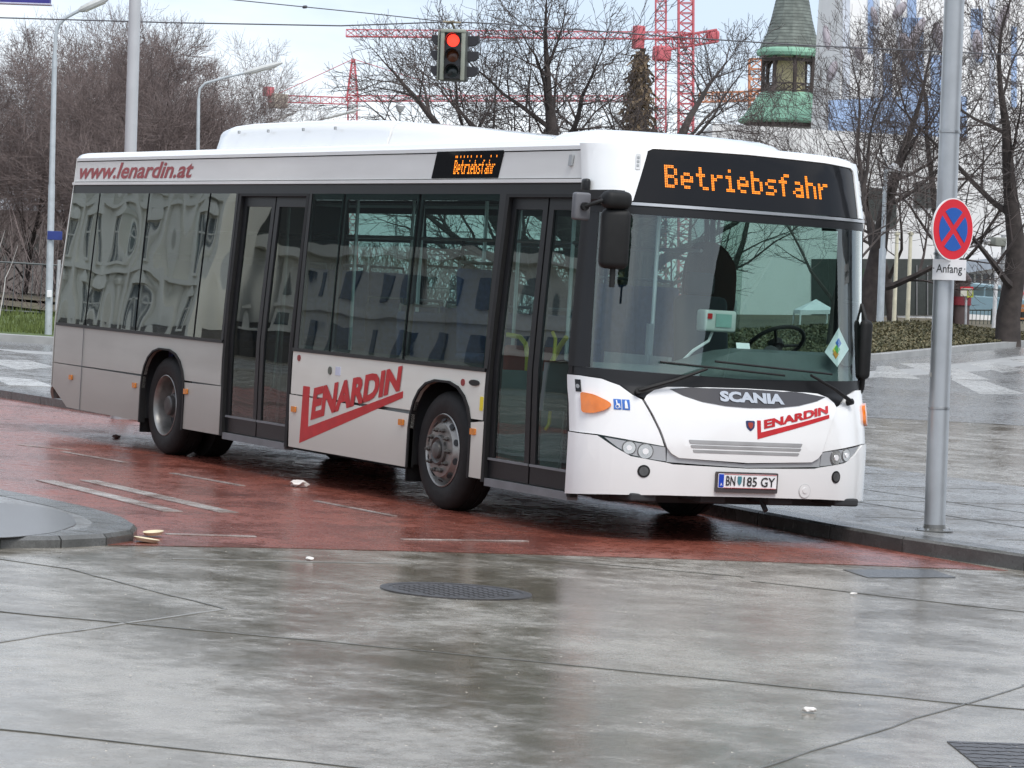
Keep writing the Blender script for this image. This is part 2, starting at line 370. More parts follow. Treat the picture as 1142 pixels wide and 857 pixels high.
# tram-stop island, left
isl=[(1.16,-6.3),(1.13,-5.6),(1.10,-4.94),(1.0,-4.50),(.80,-4.12),(.50,-3.82),(.06,-3.62),(-.55,-3.48),(-1.3,-3.44),(-2.2,-3.52),(-4,-3.75),(-9,-4.3),(-14,-4.9)]
isin=offs(isl,-.30); 
mb=MB(); kerb_run(mb,isl,isin,.075,.025)
finish(mb.build('island_kerb',M_kerb,None,0),kind='structure')
ground_poly('island_paving',isin+[(-14,-12),(.8,-12)],.072,M_plat,.08)
M_pud=mat('standing_water',(.10,.10,.10),.22,var=.1,spec=.8)
pd=[G(*p,z=.076)[:2] for p in [(-60,602),(20,599),(62,594),(86,585),(80,574),(50,566),(0,561),(-60,556)]]
ground_poly('puddle',round_poly([tuple(p) for p in pd],.2),.077,M_pud,.004)
# pale slabs of the crossing far right and left
mb=MB()
tz=lambda q:TZ(*uvz((q[0],q[1],0)))
for q in [[(978,409),(993,409),(1027,424),(974,421)],[(1002,406),(1036,406),(1066,419),(1052,421)],[(1058,410),(1069,412),(1103,424),(1062,424)],[(1078,406),(1108,405),(1142,413),(1116,416)],[(1124,401),(1160,402),(1200,412),(1160,412)],
          [(1060,424),(1100,426),(1142,440),(1092,440)]]:
    mb.slab([tuple(GT(*p)[:2]) for p in q],.004,.014,tz)
for q in [[(-20,402),(30,402),(62,410),(20,413)],[(-10,420),(40,424),(60,432),(10,430)]]:
    mb.slab([tuple(G(*p,z=.12)[:2]) for p in q],.1175,.1255)
finish(mb.build('crossing_stripe',M_zeb,None,0),kind='structure')
# castings
M_iron=mat('cast_iron',(.085,.08,.08),.45,.5,.3,30)
def manhole():
    c=np.array([3.36,-2.90]); r=root('manhole_cover',(c[0],c[1],0),'round cast iron manhole cover set in the wet concrete before the bus','manhole cover')
    mb=MB(); mb.lathe([(.40,.001),(.40,.006),(.375,.008),(.37,.005),(.0,.005)],n=48); mb.local('cover',M_iron,r)
    mb=MB()
    for i in range(-5,6):
        for j in range(-5,6):
            if i*i+j*j<28: mb.box((i*.065,j*.065,.006),(.03,.03,.004))
    mb.local('tread_pattern',M_iron,r,0)
    mb=MB(); mb.lathe([(.40,.001),(.40,.009),(.45,.009),(.45,.001)],n=48); mb.local('rim',M_iron,r)
manhole()
def grate(pts,name,label,cat):
    P=[Vector((*p,0)) for p in pts]; c=sum(P,Vector())/4; r=root(name,c,label,cat)
    mb=MB(); mb.slab([tuple((p-c)[:2]) for p in P],.001,.006); mb.local('frame',M_iron,r,0)
    mb=MB()
    for i in range(9):
        for j in range(7):
            a,b=(i+.5)/9,(j+.5)/7; q=P[0]*(1-a)*(1-b)+P[1]*a*(1-b)+P[2]*a*b+P[3]*(1-a)*b-c
            mb.box((q.x,q.y,.0068),(.05,.018,.003),rz=math.atan2(*(P[1]-P[0])[:2][::-1])+ (.5 if (i+j)%2 else -.5))
    mb.local('tread_pattern',M_iron,r,0)
g0=G(1056,828)[:2]; g1=G(1180,832)[:2]; g2=G(1215,862)[:2]; g3=G(1092,857)[:2]
grate([tuple(g0),tuple(g1),tuple(g2),tuple(g3)],'drain_cover','dark rectangular metal drain cover in the wet concrete at the right','drain cover')
mb=MB(); mb.slab([tuple(G(*p)[:2]) for p in [(940,636),(1040,636),(1066,645),(968,645)]],.001,.005)
finish(mb.build('repair_patch',mat('tar_patch',(.07,.07,.07),.25,var=.25),None,0),kind='structure')
# ================================================================== BUS
def ins(z): return .135*min(max((z-1.15)/1.7,0),1.0)**1.1 if z>1.15 else 0.
def insf(z): return .15*ins(z)
_z=[.2,.31,.75,1.0,1.15,2.5,2.9,3.1]; _x=[-.03,0,0,-.04,-.09,-.2,-.33,-.42]
def xf0(z): return float(np.interp(z,_z,_x))
DB=.5
_s=np.sin(np.linspace(-1,1,2001)*PI/2); _X=DB*(1-np.sqrt(np.maximum(0,1-abs(_s)**3)))
_arc=np.concatenate([[0],np.cumsum(np.hypot(np.diff(_s*1.275),np.diff(_X)))]); LF=_arc[-1]
def FR(t,z):        # wrap-round front: t runs from the door side to the far side
    if t<0: return np.array([xf0(z)-DB+t,ins(z),z])
    if t>LF: return np.array([xf0(z)-DB-(t-LF),2.55-insf(z),z])
    s=np.interp(t,_arc,_s); x=np.interp(t,_arc,_X); a,b=ins(z),insf(z)
    return np.array([xf0(z)-x,(a+2.55-b)/2+s*(2.55-b-a)/2,z])
def SR(x,z): return np.array([x,ins(z),z])
def SL(x,z):
    k=min(max((-.7-x)/2,0),1); return np.array([x,2.55-(insf(z)*(1-k)+ins(z)*k),z])
DR=.22; _sr=_s; _Xr=DR*(1-np.sqrt(np.maximum(0,1-abs(_s)**6)))
_arr=np.concatenate([[0],np.cumsum(np.hypot(np.diff(_s*1.275),np.diff(_Xr)))]); LR=_arr[-1]
def RR(t,z):
    xr=-11.98+.05*max(0,z-1)/1.9; s=np.interp(t,_arr,_s); x=np.interp(t,_arr,_Xr); a=ins(z)
    return np.array([xr+x,1.275+s*(1.275-a),z])
wht=mat('bus_white',(.80,.79,.77),.22,0,.015,2.,.6,0,((.33,.30,.26),.22,(.7,.7,5)),low=0.)
whf=mat('bus_white_front',(.84,.84,.83),.20,0,.01,2.,.7,0,((.5,.48,.45),.10,(1,1,3)),low=.22)
whd=mat('bus_white_reflection_grime',(.50,.51,.465),.32,0,.03,2.,.3,0,((.20,.18,.16),.50,(.6,.6,4)),low=.45)  # rear white greyed for the reflected building, with road dirt over it
whm=mat('bus_white_roadfilm',(.80,.805,.73),.27,0,.02,2.,.4,0,((.36,.31,.25),.30,(.8,.8,5)),low=.40)
blk=mat('black_trim',(.012,.012,.013),.38,0,.1,4.,0,spec=.35)
rub=mat('black_rubber',(.011,.011,.011),.6,0,.2,10,spec=.3)
drk=mat('dark_interior',(.03,.032,.034),.8)
mid=mat('grey_interior',(.33,.345,.35),.7)
strip_g=mat('grey_strip',(.16,.165,.17),.55)
alu=mat('brushed_aluminium',(.55,.55,.55),.35,.9,.1,3)
slv=mat('silver_plastic',(.42,.43,.44),.35,.3,.03)
red_=mat('livery_red',(.48,.018,.022),.35)
orng=mat('amber_lens',(.72,.17,.0),.12,0,.1,20,.8)
gls=glass('tinted_side_glass',(.66,.76,.74),1.1,.01,.0022,1.4)
glsr=glass('wavy_rear_glass',(.36,.42,.41),2.1,.01,.0065,.9)
glsd=glass('door_glass',(.66,.76,.74),1.6,.01,.003,1.2)
glsw=glass('windscreen_glass',(.88,.96,.94),2.3,.008)
yel=mat('yellow_rail',(.75,.62,.03),.35)
BUS=root('city_bus',(-6,1.275,0),'white low-floor city bus with red lettering and amber destination display, halted in the red lane','bus')
RB=11.62
# --- side panels, door side
def arch(xc,zc,r,n=14,z0=.29,w0=None):
    a0=math.asin((z0-zc)/r) if abs((z0-zc)/r)<1 else -PI/2
    return [(xc+r*math.cos(a),zc+r*math.sin(a)) for a in np.linspace(0,PI,n)]
def arch_pts(xc,rx,ztop,z0,n=12):     # rounded-top arch from right foot to left foot
    zc=.62; return [(xc+rx,z0)]+[(xc+rx*abs(math.cos(a))**.75*(1 if math.cos(a)>0 else -1),zc+(ztop-zc)*math.sin(a)) for a in np.linspace(0,PI,n)]+[(xc-rx,z0)]
RA=arch_pts(-8.62,.54,1.02,.28); FA=arch_pts(-2.66,.53,1.03,.30)
def above(pts,z): return [p for p in pts if p[1]>z]
ra_up=above(RA,.76); fa_up=above(FA,.76)
def arch_x(pts,z,side):
    xc=sum(p[0] for p in pts)/len(pts); q=sorted([p for p in pts if (p[0]-xc)*side>0],key=lambda p:p[1])
    return float(np.interp(z,[p[1] for p in q],[p[0] for p in q]))
def side_parts(fn,sgn,doors=True):
    P=lambda n,poly,m,off=0.,th=.03,st=.5: patch(n,poly,fn,m,BUS,off,th,st,sgn)
    zt=1.165
    if doors:
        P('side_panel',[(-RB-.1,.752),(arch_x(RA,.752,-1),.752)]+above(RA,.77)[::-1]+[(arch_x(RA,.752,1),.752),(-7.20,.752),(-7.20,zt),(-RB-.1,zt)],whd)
        P('side_panel',[(-5.60,.768),(arch_x(FA,.768,-1),.768)]+above(FA,.78)[::-1]+[(arch_x(FA,.768,1),.768),(-1.93,.768),(-1.93,zt),(-5.60,zt)],whm)
        ar=above(RA,.32)[::-1]
    else:
        P('side_panel',[(-RB-.1,.76),(arch_x(RA,.76,-1),.76)]+above(RA,.77)[::-1]+[(arch_x(RA,.76,1),.76),(arch_x(FA,.76,-1),.76)]+above(FA,.77)[::-1]+[(arch_x(FA,.76,1),.76),(-.95,.76),(-.95,zt),(-RB-.1,zt)],whm)
    # lower skirts
    lo=.292
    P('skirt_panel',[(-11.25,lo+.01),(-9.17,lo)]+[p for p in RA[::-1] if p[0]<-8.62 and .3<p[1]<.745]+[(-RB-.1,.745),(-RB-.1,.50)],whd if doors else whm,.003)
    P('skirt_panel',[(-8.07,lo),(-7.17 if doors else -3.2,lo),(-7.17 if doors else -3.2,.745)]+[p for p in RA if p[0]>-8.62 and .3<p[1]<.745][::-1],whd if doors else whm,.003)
    if doors: P('skirt_panel',[(-5.58,.30),(-3.19,.30)]+[p for p in FA[::-1] if p[0]<-2.66 and .33<p[1]<.76]+[(-5.62,.76)],whm,.003)
    P('skirt_panel',[(-2.12,.31),(-1.90,.31),(-1.90,.76)]+[p for p in FA if p[0]>-2.66 and .33<p[1]<.76][::-1],whm,.008) if doors else P('skirt_panel',[(-2.12,.31),(-.95,.31),(-.95,.75)]+[p for p in FA if p[0]>-2.66 and .33<p[1]<.75][::-1],whm,.008)
    # arch lips
    for A,xc in ((RA,-8.62),(FA,-2.66)):
        out=[(xc+(x-xc)*1.055,.62+(z-.62)*1.045 if z>.62 else z) for x,z in A]
        P('arch_trim',A+out[::-1],rub,.014,.06)
    # bands over the windows
    P('cornice_panel',rect(-RB-.1,-.80 if doors else -.9,2.668,2.875),wht,0,.03,(.5,.05))
    P('gutter_strip',rect(-RB-.12,-.76 if doors else -.9,2.632,2.660),alu if False else wht,.014,.04)
    P('window_band',rect(-RB-.12,-.78 if doors else -.9,2.545,2.630),blk,-.004,.03)
side_parts(SR,1)
side_parts(SL,-1,False)
# roof rail above cornice
patch('roof_rail',rect(-RB-.1,-.8,2.885,2.915),SR,whf,BUS,.006,.05,.5)
# --- windows, door side
def win(x0b,x1b,x0t,x1t,m,fn=SR,sgn=1,z0=1.17,z1=2.545,cut=None,parent=BUS):
    fr=.035
    f=patch('window_frame',[(x0b,z0),(x1b,z0),(x1t,z1),(x0t,z1)],fn,blk,parent,-.016,.02,.5,sgn)
    return f
def window(x0b,x1b,x0t,x1t,m,fn=SR,sgn=1,z0=1.17,z1=2.545,low=0.,bw=.035,seam=True):
    w=patch('window',[(x0b,z0),(x1b,z0),(x1t,z1),(x0t,z1)],fn,m,BUS,0,.006,(.22,.22),sgn)
    # printed dark border / seals
    def X(z,e): k=(z-z0)/(z1-z0); return (x0b+(x0t-x0b)*k+bw,x1b+(x1t-x1b)*k-bw)[e]
    mb=[]
    for q in ([(x0b,z0),(x1b,z0),(X(z0+bw+low,1),z0+bw+low),(X(z0+bw+low,0),z0+bw+low)],[(X(z1-.05,0),z1-.05),(X(z1-.05,1),z1-.05),(x1t,z1),(x0t,z1)],
              [(x0b,z0),(X(z0,0),z0),(X(z1,0),z1),(x0t,z1)],[(X(z0,1),z0),(x1b,z0),(x1t,z1),(X(z1,1),z1)]):
        mb.append(q)
    join_patches('window_seal',mb,fn,blk,w,-.008,.02,.3,sgn)
    return w
def join_patches(name,polys,fn,m,parent,off,th,step,sgn):
    obs=[patch(name,p,fn,m,None,off,th,step,sgn) for p in polys]; mb=MB()
    for i,o in enumerate(obs):
        d=i*.0004
        mb.add([v.co for v in o.data.vertices],[tuple(p.vertices) for p in o.data.polygons])
    for o in obs: me=o.data; bpy.data.objects.remove(o); bpy.data.meshes.remove(me)
    return mb.build(name,m,parent)
for a,b,c,d in ((-RB-.08,-10.87,-RB-.08,-10.93),(-10.83,-9.45,-10.89,-9.55),(-9.41,-7.93,-9.51,-7.97),(-7.89,-7.24,-7.93,-7.32)): window(a,b,c,d,glsr,bw=.02)
for a,b,c,d in ((-5.50,-4.86,-5.62,-4.97),(-4.82,-3.42,-4.93,-3.50),(-3.38,-1.96,-3.46,-2.06)): window(a,b,c,d,gls,bw=.035)
for q_ in [[(-7.24,1.17),(-7.19,1.17),(-7.27,2.545),(-7.32,2.545)],[(-5.58,1.17),(-5.50,1.17),(-5.62,2.545),(-5.68,2.545)],[(-1.96,1.17),(-1.90,1.17),(-1.93,2.545),(-2.06,2.545)]]: patch('pillar',q_,SR,blk,BUS,.004,.05,.5)
patch('belt_rail',rect(-5.6,-1.93,1.145,1.175),SR,blk,BUS,.010,.03,.5)
patch('belt_rail',rect(-RB-.08,-7.2,1.145,1.175),SR,blk,BUS,.010,.03,.5)
for a,b in ((-RB-.08,-9.9),(-9.86,-8.1),(-8.06,-6.3),(-6.26,-4.5),(-4.46,-2.7),(-2.66,-.82)): window(a,b,a,b,gls,SL,-1,bw=.05)
# --- doors
def door(xl,xr,z0,z1,n,lean,recess=-.03):
    # xl,xr functions of z
    dr=[]
    for k in range(n):
        e0=lambda z,k=k: xl(z)+(xr(z)-xl(z))*k/n+ .012; e1=lambda z,k=k: xl(z)+(xr(z)-xl(z))*(k+1)/n-.012
        b=.075
        L=[]
        q=lambda za,zb,fa,fb,ga,gb: [(fa(za),za),(fb(za),za),(gb(zb),zb),(ga(zb),zb)]
        o0=lambda z:e0(z); i0=lambda z:e0(z)+b; i1=lambda z:e1(z)-b; o1=lambda z:e1(z)
        L.append(q(z0,z0+.14,o0,o1,o0,o1)); L.append(q(z1-.09,z1,o0,o1,o0,o1)); L.append(q(z0+.14,z1-.09,o0,i0,o0,i0)); L.append(q(z0+.14,z1-.09,i1,o1,i1,o1))
        lf=join_patches('door_leaf',L,SR,blk,BUS,recess,.04,.4,1)
        patch('door_glass',q(z0+.14,z1-.09,i0,i1,i0,i1),SR,glsd if n==2 and lean else glsd2,lf,recess-.012,.006,(.3,.3),1)
        mb=MB(); x=(e0(1.)+.1) if k else (e1(1.)-.1)
        mb.tube([(x,ins(.8)-recess+.07,.75),(x,ins(1.2)-recess+.10,.80),(x-.02,ins(1.5)-recess+.10,1.45),(x-.02,ins(1.5)-recess+.07,1.5)],.014,6)
        mb.build('grab_bar',yel if lean else alu,lf)
        rb=MB(); 
        for zz in (z0+.14,): rb.box(((e0(zz)+e1(zz))/2,ins(zz)-recess-.001-.0,zz+.004),(xr(zz)-xl(zz))/n*.0+ .5 and (abs(xr(zz)-xl(zz))/n-.03,.02,.018))
        rb.build('kick_strip',strip_g,lf,0)
glsd2=glass('dark_door_glass',(.40,.46,.44),1.5,.01,.006,1.)
d2l=lambda z:-7.10+(-.10)*max(0,z-.3)/2.2; d2r=lambda z:-5.66-.06*max(0,z-1.17)/1.4
d1l=lambda z:-1.86-.05*max(0,z-.3)/2.2; d1r=lambda z:xf0(z)-DB-.005
door(d1l,d1r,.33,2.52,2,True); door(d2l,d2r,.33,2.52,2,False)
for l,r_,a in ((d1l,d1r,'f'),(d2l,d2r,'m')):
    join_patches('door_frame',[[(l(.29)-.045,.29),(l(.29)+.01,.29),(l(2.545)+.01,2.545),(l(2.545)-.045,2.545)],[(r_(.29)-.01,.29),(r_(.29)+.045,.29),(r_(1.2)+.045,1.2),(r_(2.545)+.045,2.545),(r_(2.545)-.01,2.545),(r_(1.2)-.01,1.2)],[(l(2.52),2.52),(r_(2.52),2.52),(r_(2.545),2.545),(l(2.545),2.545)]],SR,rub,BUS,.006,.06,.5,1)
    patch('door_sill',rect(l(.3)+.01,r_(.3)-.01,.262,.322),SR,strip_g,BUS,.0,.09,.5)
# --- front
AX=1.44
def mir(pts): return [(2*AX-t,z) for t,z in pts][::-1]
def sym(half,close=True): return half+mir(half)
top_l=[(-.02,.775),(.25,.765),(.38,.69),(.50,.63),(.77,.595),(.82,.585),(AX,.572)]
low=[(-.02,.315),(.35,.345),(.75,.362)]
patch('bumper',[(LF+.42,.315),(LF+.42,.775)]+mir(top_l[:-1])[:]+top_l[::-1]+low+mir(low)[:-1],FR,whf,BUS,.022,.05,(.1,.12)) if False else None
bp=[(-.02,.315),(.35,.34),(.75,.355),(AX,.36),(2.13,.355),(2.55,.34),(LF+.42,.315),(LF+.42,.775)]+[(2*AX-t,z) for t,z in top_l[1:-1]]+[top_l[-1]]+top_l[:-1][::-1]
bump=patch('bumper',bp,FR,whf,BUS,.022,.05,(.09,.11))
ch=[(-.02,.782),(.25,.775),(.60,.735),(.745,.715),(.70,.83),(.645,.94),(.585,1.045),(.52,1.075),(.43,1.14),(.30,1.182),(.12,1.195),(-.02,1.195)]
patch('corner_panel',ch,FR,whf,BUS,.012,.03,(.09,.11))
cr=[(2*AX-t,z) for t,z in ch if t>.13]+[(LF+.42,1.195),(LF+.42,.782)]
patch('corner_panel',cr,FR,whf,BUS,.012,.03,(.09,.11))
hd=[(.60,1.045),(.66,.94),(.715,.83),(.765,.705),(.80,.665),(.86,.635),(AX,.615)]
ht=[(.62,1.075),(.68,1.115),(.78,1.142),(1.1,1.16),(AX,1.165)]
hood=hd+[(2*AX-t,z) for t,z in hd[:-1][::-1]]+[(2*AX-t,z) for t,z in ht[:-1]]+[ht[-1]]+ht[:-1][::-1]
hood=patch('front_flap',hood,FR,whf,BUS,.028,.05,(.09,.08))
# grey channel under the flap
gc=[(.77,.60),(AX,.578),(2.11,.60),(2.115,.70),(2.05,.66),(1.98,.632),(AX,.605),(.90,.632),(.83,.66),(.768,.70)]
patch('grille_channel',gc,FR,slv,BUS,.012,.02,.1)
# grille slots
for i,(z,a,b) in enumerate(((.757,.94,1.91),(.724,.955,1.90),(.690,.975,1.885))):
    patch('grille_slot',round_poly([(a,z-.011),(b,z-.011),(b+.012,z+.011),(a-.012,z+.011)],.012),FR,mat('slot_shadow',(.30,.30,.30),.5),hood,.031,.01,.1)
# black badge lens with chrome letters
bl=[(.80,1.128),(.90,1.085),(1.05,1.045),(1.25,1.022),(AX,1.016),(1.68,1.022),(1.9,1.045),(2.08,1.085),(2.17,1.118),(1.95,1.142),(1.7,1.156),(AX,1.160),(1.15,1.156),(.95,1.145)]
lens=patch('badge_lens',bl,FR,mat('smoked_lens',(.05,.045,.045),.15,0,.05,4,.5),BUS,.033,.008,.08)
lettering('chrome_lettering','SCANIA',[(1.20,1.052),(1.765,1.047),(1.765,1.125),(1.20,1.130)],FR,mat('bright_chrome',(.62,.62,.62),.22,.8,.03),lens,.040,.055)
# red logo on the flap
def logo(parent,fn,Lp,quad,off):
    a=patch('logo_stroke',Lp,fn,red_,parent,off,.003,.06)
    lettering('logo_lettering','ENARDIN',quad,fn,red_,parent,off+.0015,.05)
logo(hood,FR,[(1.515,.79),(2.19,.965),(2.19,.993),(1.548,.842),(1.548,.93),(1.515,.93)],[(1.575,.868),(2.18,1.002),(2.185,1.055),(1.575,.935)],.031)
# griffin-free shield badge: plain dark red shield
patch('shield_badge',round_poly([(1.415,.925),(1.495,.925),(1.49,.875),(1.455,.845),(1.42,.875)],.012),FR,mat('badge_rim',(.03,.04,.12),.3),hood,.032,.004,.2)
patch('shield_face',round_poly([(1.432,.912),(1.478,.912),(1.475,.88),(1.455,.862),(1.436,.88)],.012),FR,mat('badge_red',(.35,.05,.03),.3),hood,.035,.004,.2)
# headlamp units
lensm=mat('lamp_bowl',(.7,.7,.7),.12,.9); 
def disc(name,t,z,r,m,parent,off,depth=.02,n=20): return patch(name,[(t+r*math.cos(a),z+r*math.sin(a)) for a in np.linspace(0,2*PI,n,endpoint=False)],FR,m,parent,off,depth,.5)
for s in (0,1):
    f=(lambda p:p) if not s else (lambda p:[(2*AX-t,z) for t,z in p][::-1])
    g=(lambda t:t) if not s else (lambda t:2*AX-t)
    hu=patch('headlight',f([(.30,.757),(.755,.708),(.765,.605),(.66,.615),(.50,.640),(.40,.690)]),FR,slv,BUS,.012,.03,.06)
    for t,z,r in ((.485,.692,.045),(.605,.672,.053)):
        disc('lamp_rim',g(t),z,r+.008,mat('dark_bezel',(.13,.13,.13),.3),hu,.016,.01); disc('reflector',g(t),z,r,lensm,hu,.020,.01); disc('bulb',g(t),z,r*.42,mat('clear_bulb',(.85,.85,.85),.08,.1,.02,1,1.),hu,.025,.012)
    disc('fog_light',g(.60),.525,.047,rub,bump,.026,.02); disc('fog_lens',g(.60),.525,.034,mat('fog_glass',(.10,.10,.10),.08,.3,.2,30),bump,.030,.01)
disc('tow_cover',1.97,.415,.056,mat('cover_edge',(.45,.45,.44),.4),bump,.0245,.01); disc('tow_cap',1.97,.415,.050,whf,bump,.0275,.01); disc('tow_boss',1.97,.42,.022,whf,bump,.033,.01)
# indicators
def blob(name,c,s,m,parent,rot=None,n=3):
    bm=bmesh.new(); bmesh.ops.create_icosphere(bm,subdivisions=n,radius=1); mb=MB(); M=Matrix.Translation(Vector(c))@(rot or Matrix())@Matrix.Diagonal((*s,1)); bm.verts.index_update()
    mb.add([M@v.co for v in bm.verts],[[v.index for v in f.verts] for f in bm.faces]); bm.free(); return mb.build(name,m,parent,180)
def indicator(pts): return patch('indicator',round_poly(pts,.03),FR,orng,BUS,.035,.03,.03)
indicator([(.135,.925),(.135,1.075),(.24,1.06),(.33,1.02),(.365,.995),(.32,.955),(.23,.925)])
indicator([(2.70,.93),(2.70,1.06),(2.80,1.08),(2.9,1.08),(2.9,.92),(2.80,.90)])
# accessibility stickers
blu=mat('sticker_blue',(.03,.14,.50),.4); stw=mat('sticker_white',(.8,.8,.8),.4)
for t0,k in ((.375,0),(.437,1)):
    st=patch('sticker',rect(t0,t0+.055,.965,1.038),FR,blu,BUS,.016,.003,.5)
    if k==0:
        mb=lettering('pictogram','O',[(t0+.012,.972),(t0+.040,.972),(t0+.040,1.000),(t0+.012,1.000)],FR,stw,st,.020,0,build=False)
        pt=patch('pictogram',[(t0+.018,1.030),(t0+.026,1.030),(t0+.028,1.005),(t0+.042,1.005),(t0+.048,.978),(t0+.042,.976),(t0+.038,.998),(t0+.020,.998)],FR,stw,st,.020,.002,.5); mb.build('pictogram',stw,st,0)
    else:
        patch('pictogram',[(t0+.018,.975),(t0+.018,1.012),(t0+.022,1.030),(t0+.032,1.030),(t0+.036,1.012),(t0+.042,.975)],FR,stw,st,.020,.002,.5)
st=patch('sticker',rect(.085,.135,1.075,1.165),FR,blk,BUS,.018,.004,.5); disc('bell_symbol',.11,1.115,.016,mid,st,.021,.003,12)
# black scuttle under the screen and windscreen
sc=[(-.02,1.20),(.12,1.20),(.31,1.188),(.44,1.145),(.53,1.078),(.605,1.06),(.68,1.122),(.78,1.147),(1.1,1.165),(AX,1.17)]
scp=sc+[(2*AX-t,z) for t,z in sc[1:-1][::-1]]+[(LF+.42,1.20),(LF+.42,1.27),(AX,1.235),(-.02,1.27)]
patch('scuttle',scp,FR,blk,BUS,.004,.03,(.1,.1))
WS=round_poly([(.315,1.262),(AX,1.232),(2.56,1.262),(2.60,2.42),(AX,2.43),(.28,2.42)],.09)
def wsx(): return None
wsg=patch('windscreen',[(.10,1.262),(AX,1.232),(LF-.16,1.262),(LF-.16,2.425),(AX,2.43),(.10,2.425)],FR,glsw,BUS,.006,.008,(.08,.15))
for q_ in [[(-.02,1.262),(.20,1.262),(.165,2.43),(-.02,2.43)],[(LF-.19,1.262),(LF+.13,1.262),(LF+.13,2.43),(LF-.19,2.43)]]: patch('windscreen_pillar',q_,FR,rub if q_[0][0]>1 else blk,BUS,.010,.05,(.06,.4))
patch('windscreen_header',[(-.02,2.415),(AX,2.41),(LF+.42,2.415),(LF+.42,2.470),(-.02,2.470)],FR,blk,BUS,.014,.04,(.08,.2))
patch('chrome_strip',[(.12,2.476),(LF+.2,2.476),(LF+.2,2.498),(.12,2.498)],FR,alu,BUS,.022,.03,(.08,.2))
# front cap round the destination box
dz0,dz1=2.515,2.905
D=round_poly([(.43,dz0),(AX,dz0-.022),(2.62,dz0),(2.64,dz1-.02),(AX,dz1+.015),(.56,dz1-.01)],.06)
capo=[(-.02,2.505),(LF+.42,2.505),(LF+.42,2.93),(-.02,2.93)]
def cap_with_hole():
    # bridge an outer loop with the inner display outline: four polygons
    c=[(-.02,2.505),(.36,2.505)]
    Lp=[(-.02,2.505),(.425,2.505),(.43,2.52),(.50,2.72),(.555,2.885),(.60,2.905),(.60,2.93),(-.02,2.93)]
    Tp=[(.60,2.905),(.9,2.909),(AX,2.915),(2.2,2.905),(2.56,2.89),(2.56,2.93),(.60,2.93)]
    Rp=[(2.56,2.89),(2.60,2.87),(2.615,2.84),(2.605,2.56),(2.60,2.505),(LF+.42,2.505),(LF+.42,2.93),(2.56,2.93)]
    return join_patches('front_cap',[Lp,Tp,Rp],FR,whf,BUS,.016,.05,(.06,.07),1)
cap_with_hole()
disp=patch('destination_display',[(.42,2.505),(2.61,2.505),(2.625,2.86),(2.58,2.90),(2.2,2.915),(AX,2.925),(.9,2.92),(.59,2.915),(.54,2.89)],FR,mat('display_glass',(.008,.008,.009),.08,0,.05,1,0.,spec=.22),BUS,.006,.03,(.08,.1))
# dot matrix
FONT={'B':["1110","1001","1001","1110","1001","1001","1110"],'e':["0000","0000","0110","1001","1111","1000","0110"],'t':["0100","0100","1110","0100","0100","0100","0011"],
'r':["0000","0000","1011","1100","1000","1000","1000"],'i':["010","000","110","010","010","010","111"],'b':["1000","1000","1110","1001","1001","1001","1110"],'s':["0000","0000","0111","1000","0110","0001","1110"],
'f':["0011","0100","1110","0100","0100","0100","0100"],'a':["0000","0000","0110","0001","0111","1001","0111"],'h':["1000","1000","1110","1001","1001","1001","1001"]}
led=emit('amber_led',(1.,.27,.012),1.15)
def dots(text,t0,z0,dt,dz,fn,parent,off,slope=0.,dbl=True):
    mb=MB(); t=t0
    for chh in text:
        g=FONT[chh]; 
        for r_,row in enumerate(g):
            for c,b in enumerate(row):
                if b=='1':
                    for a in ((0,1) if dbl else (0,)):
                        for e in ((0,1) if dbl else (0,)):
                            k=2 if dbl else 1
                            tt=t+(c*k+a)*dt; zz=z0+((len(g)-1-r_)*k+e)*dz
                            s=dt*(.30 if dbl else .36); sz=dz*(.30 if dbl else .34)
                            q=[fn(tt-s,zz-sz),fn(tt+s,zz-sz),fn(tt+s,zz+sz),fn(tt-s,zz+sz)]
                            n=np.cross(q[1]-q[0],q[3]-q[0]); n/=np.linalg.norm(n)
                            mb.add([p+n*off for p in q]+[p+n*(off-.003) for p in q],[(0,1,2,3),(4,7,6,5),(0,4,5,1),(1,5,6,2),(2,6,7,3),(3,7,4,0)])
        t+=((len(g[0])+1)*(2 if dbl else 1)+ (0 if dbl else 0))*dt
    return mb.build('lit_lettering',led,parent,0)
dots('Betriebsfahr',.685,2.630,.0132,.0122,FR,disp,.0095)
for t,z in ((.47,2.80),(2.735,2.74)):
    f=patch('marker_light',round_poly([(t-.02,z-.06),(t+.02,z-.06),(t+.03,z+.06),(t-.01,z+.06)],.015),FR,mat('marker_grey',(.6,.6,.6),.3),BUS,.022,.01,.5)
    for k in (-1,0,1): disc('marker_dot',t+.005+k*.004,z+k*.03,.010,mid,f,.026,.006,10)
# number plate
npl=patch('number_plate',round_poly(rect(1.165,1.705,.392,.545),.012),FR,mat('plate_holder',(.06,.05,.05),.4),bump,.045,.02,.3)
patch('plate_face',round_poly(rect(1.18,1.69,.425,.532),.008),FR,mat('plate_white',(.78,.78,.78),.35),npl,.049,.005,.3)
patch('plate_band',rect(1.184,1.226,.430,.528),FR,mat('plate_blue',(.01,.05,.42),.35),npl,.052,.004,.3)
for z in (.4265,.5275): patch('plate_stripe',rect(1.23,1.686,z,z+.003),FR,red_,npl,.052,.003,.3)
pk=mat('plate_black',(.02,.02,.02),.4)
lettering('plate_lettering','BN',[(1.245,.445),(1.325,.444),(1.325,.515),(1.245,.516)],FR,pk,npl,.0535,.012)
lettering('plate_lettering','185 GY',[(1.395,.442),(1.675,.440),(1.675,.511),(1.395,.513)],FR,pk,npl,.0535,.012)
lettering('plate_lettering','A',[(1.195,.442),(1.214,.442),(1.214,.463),(1.195,.463)],FR,stw,npl,.0545,.01)
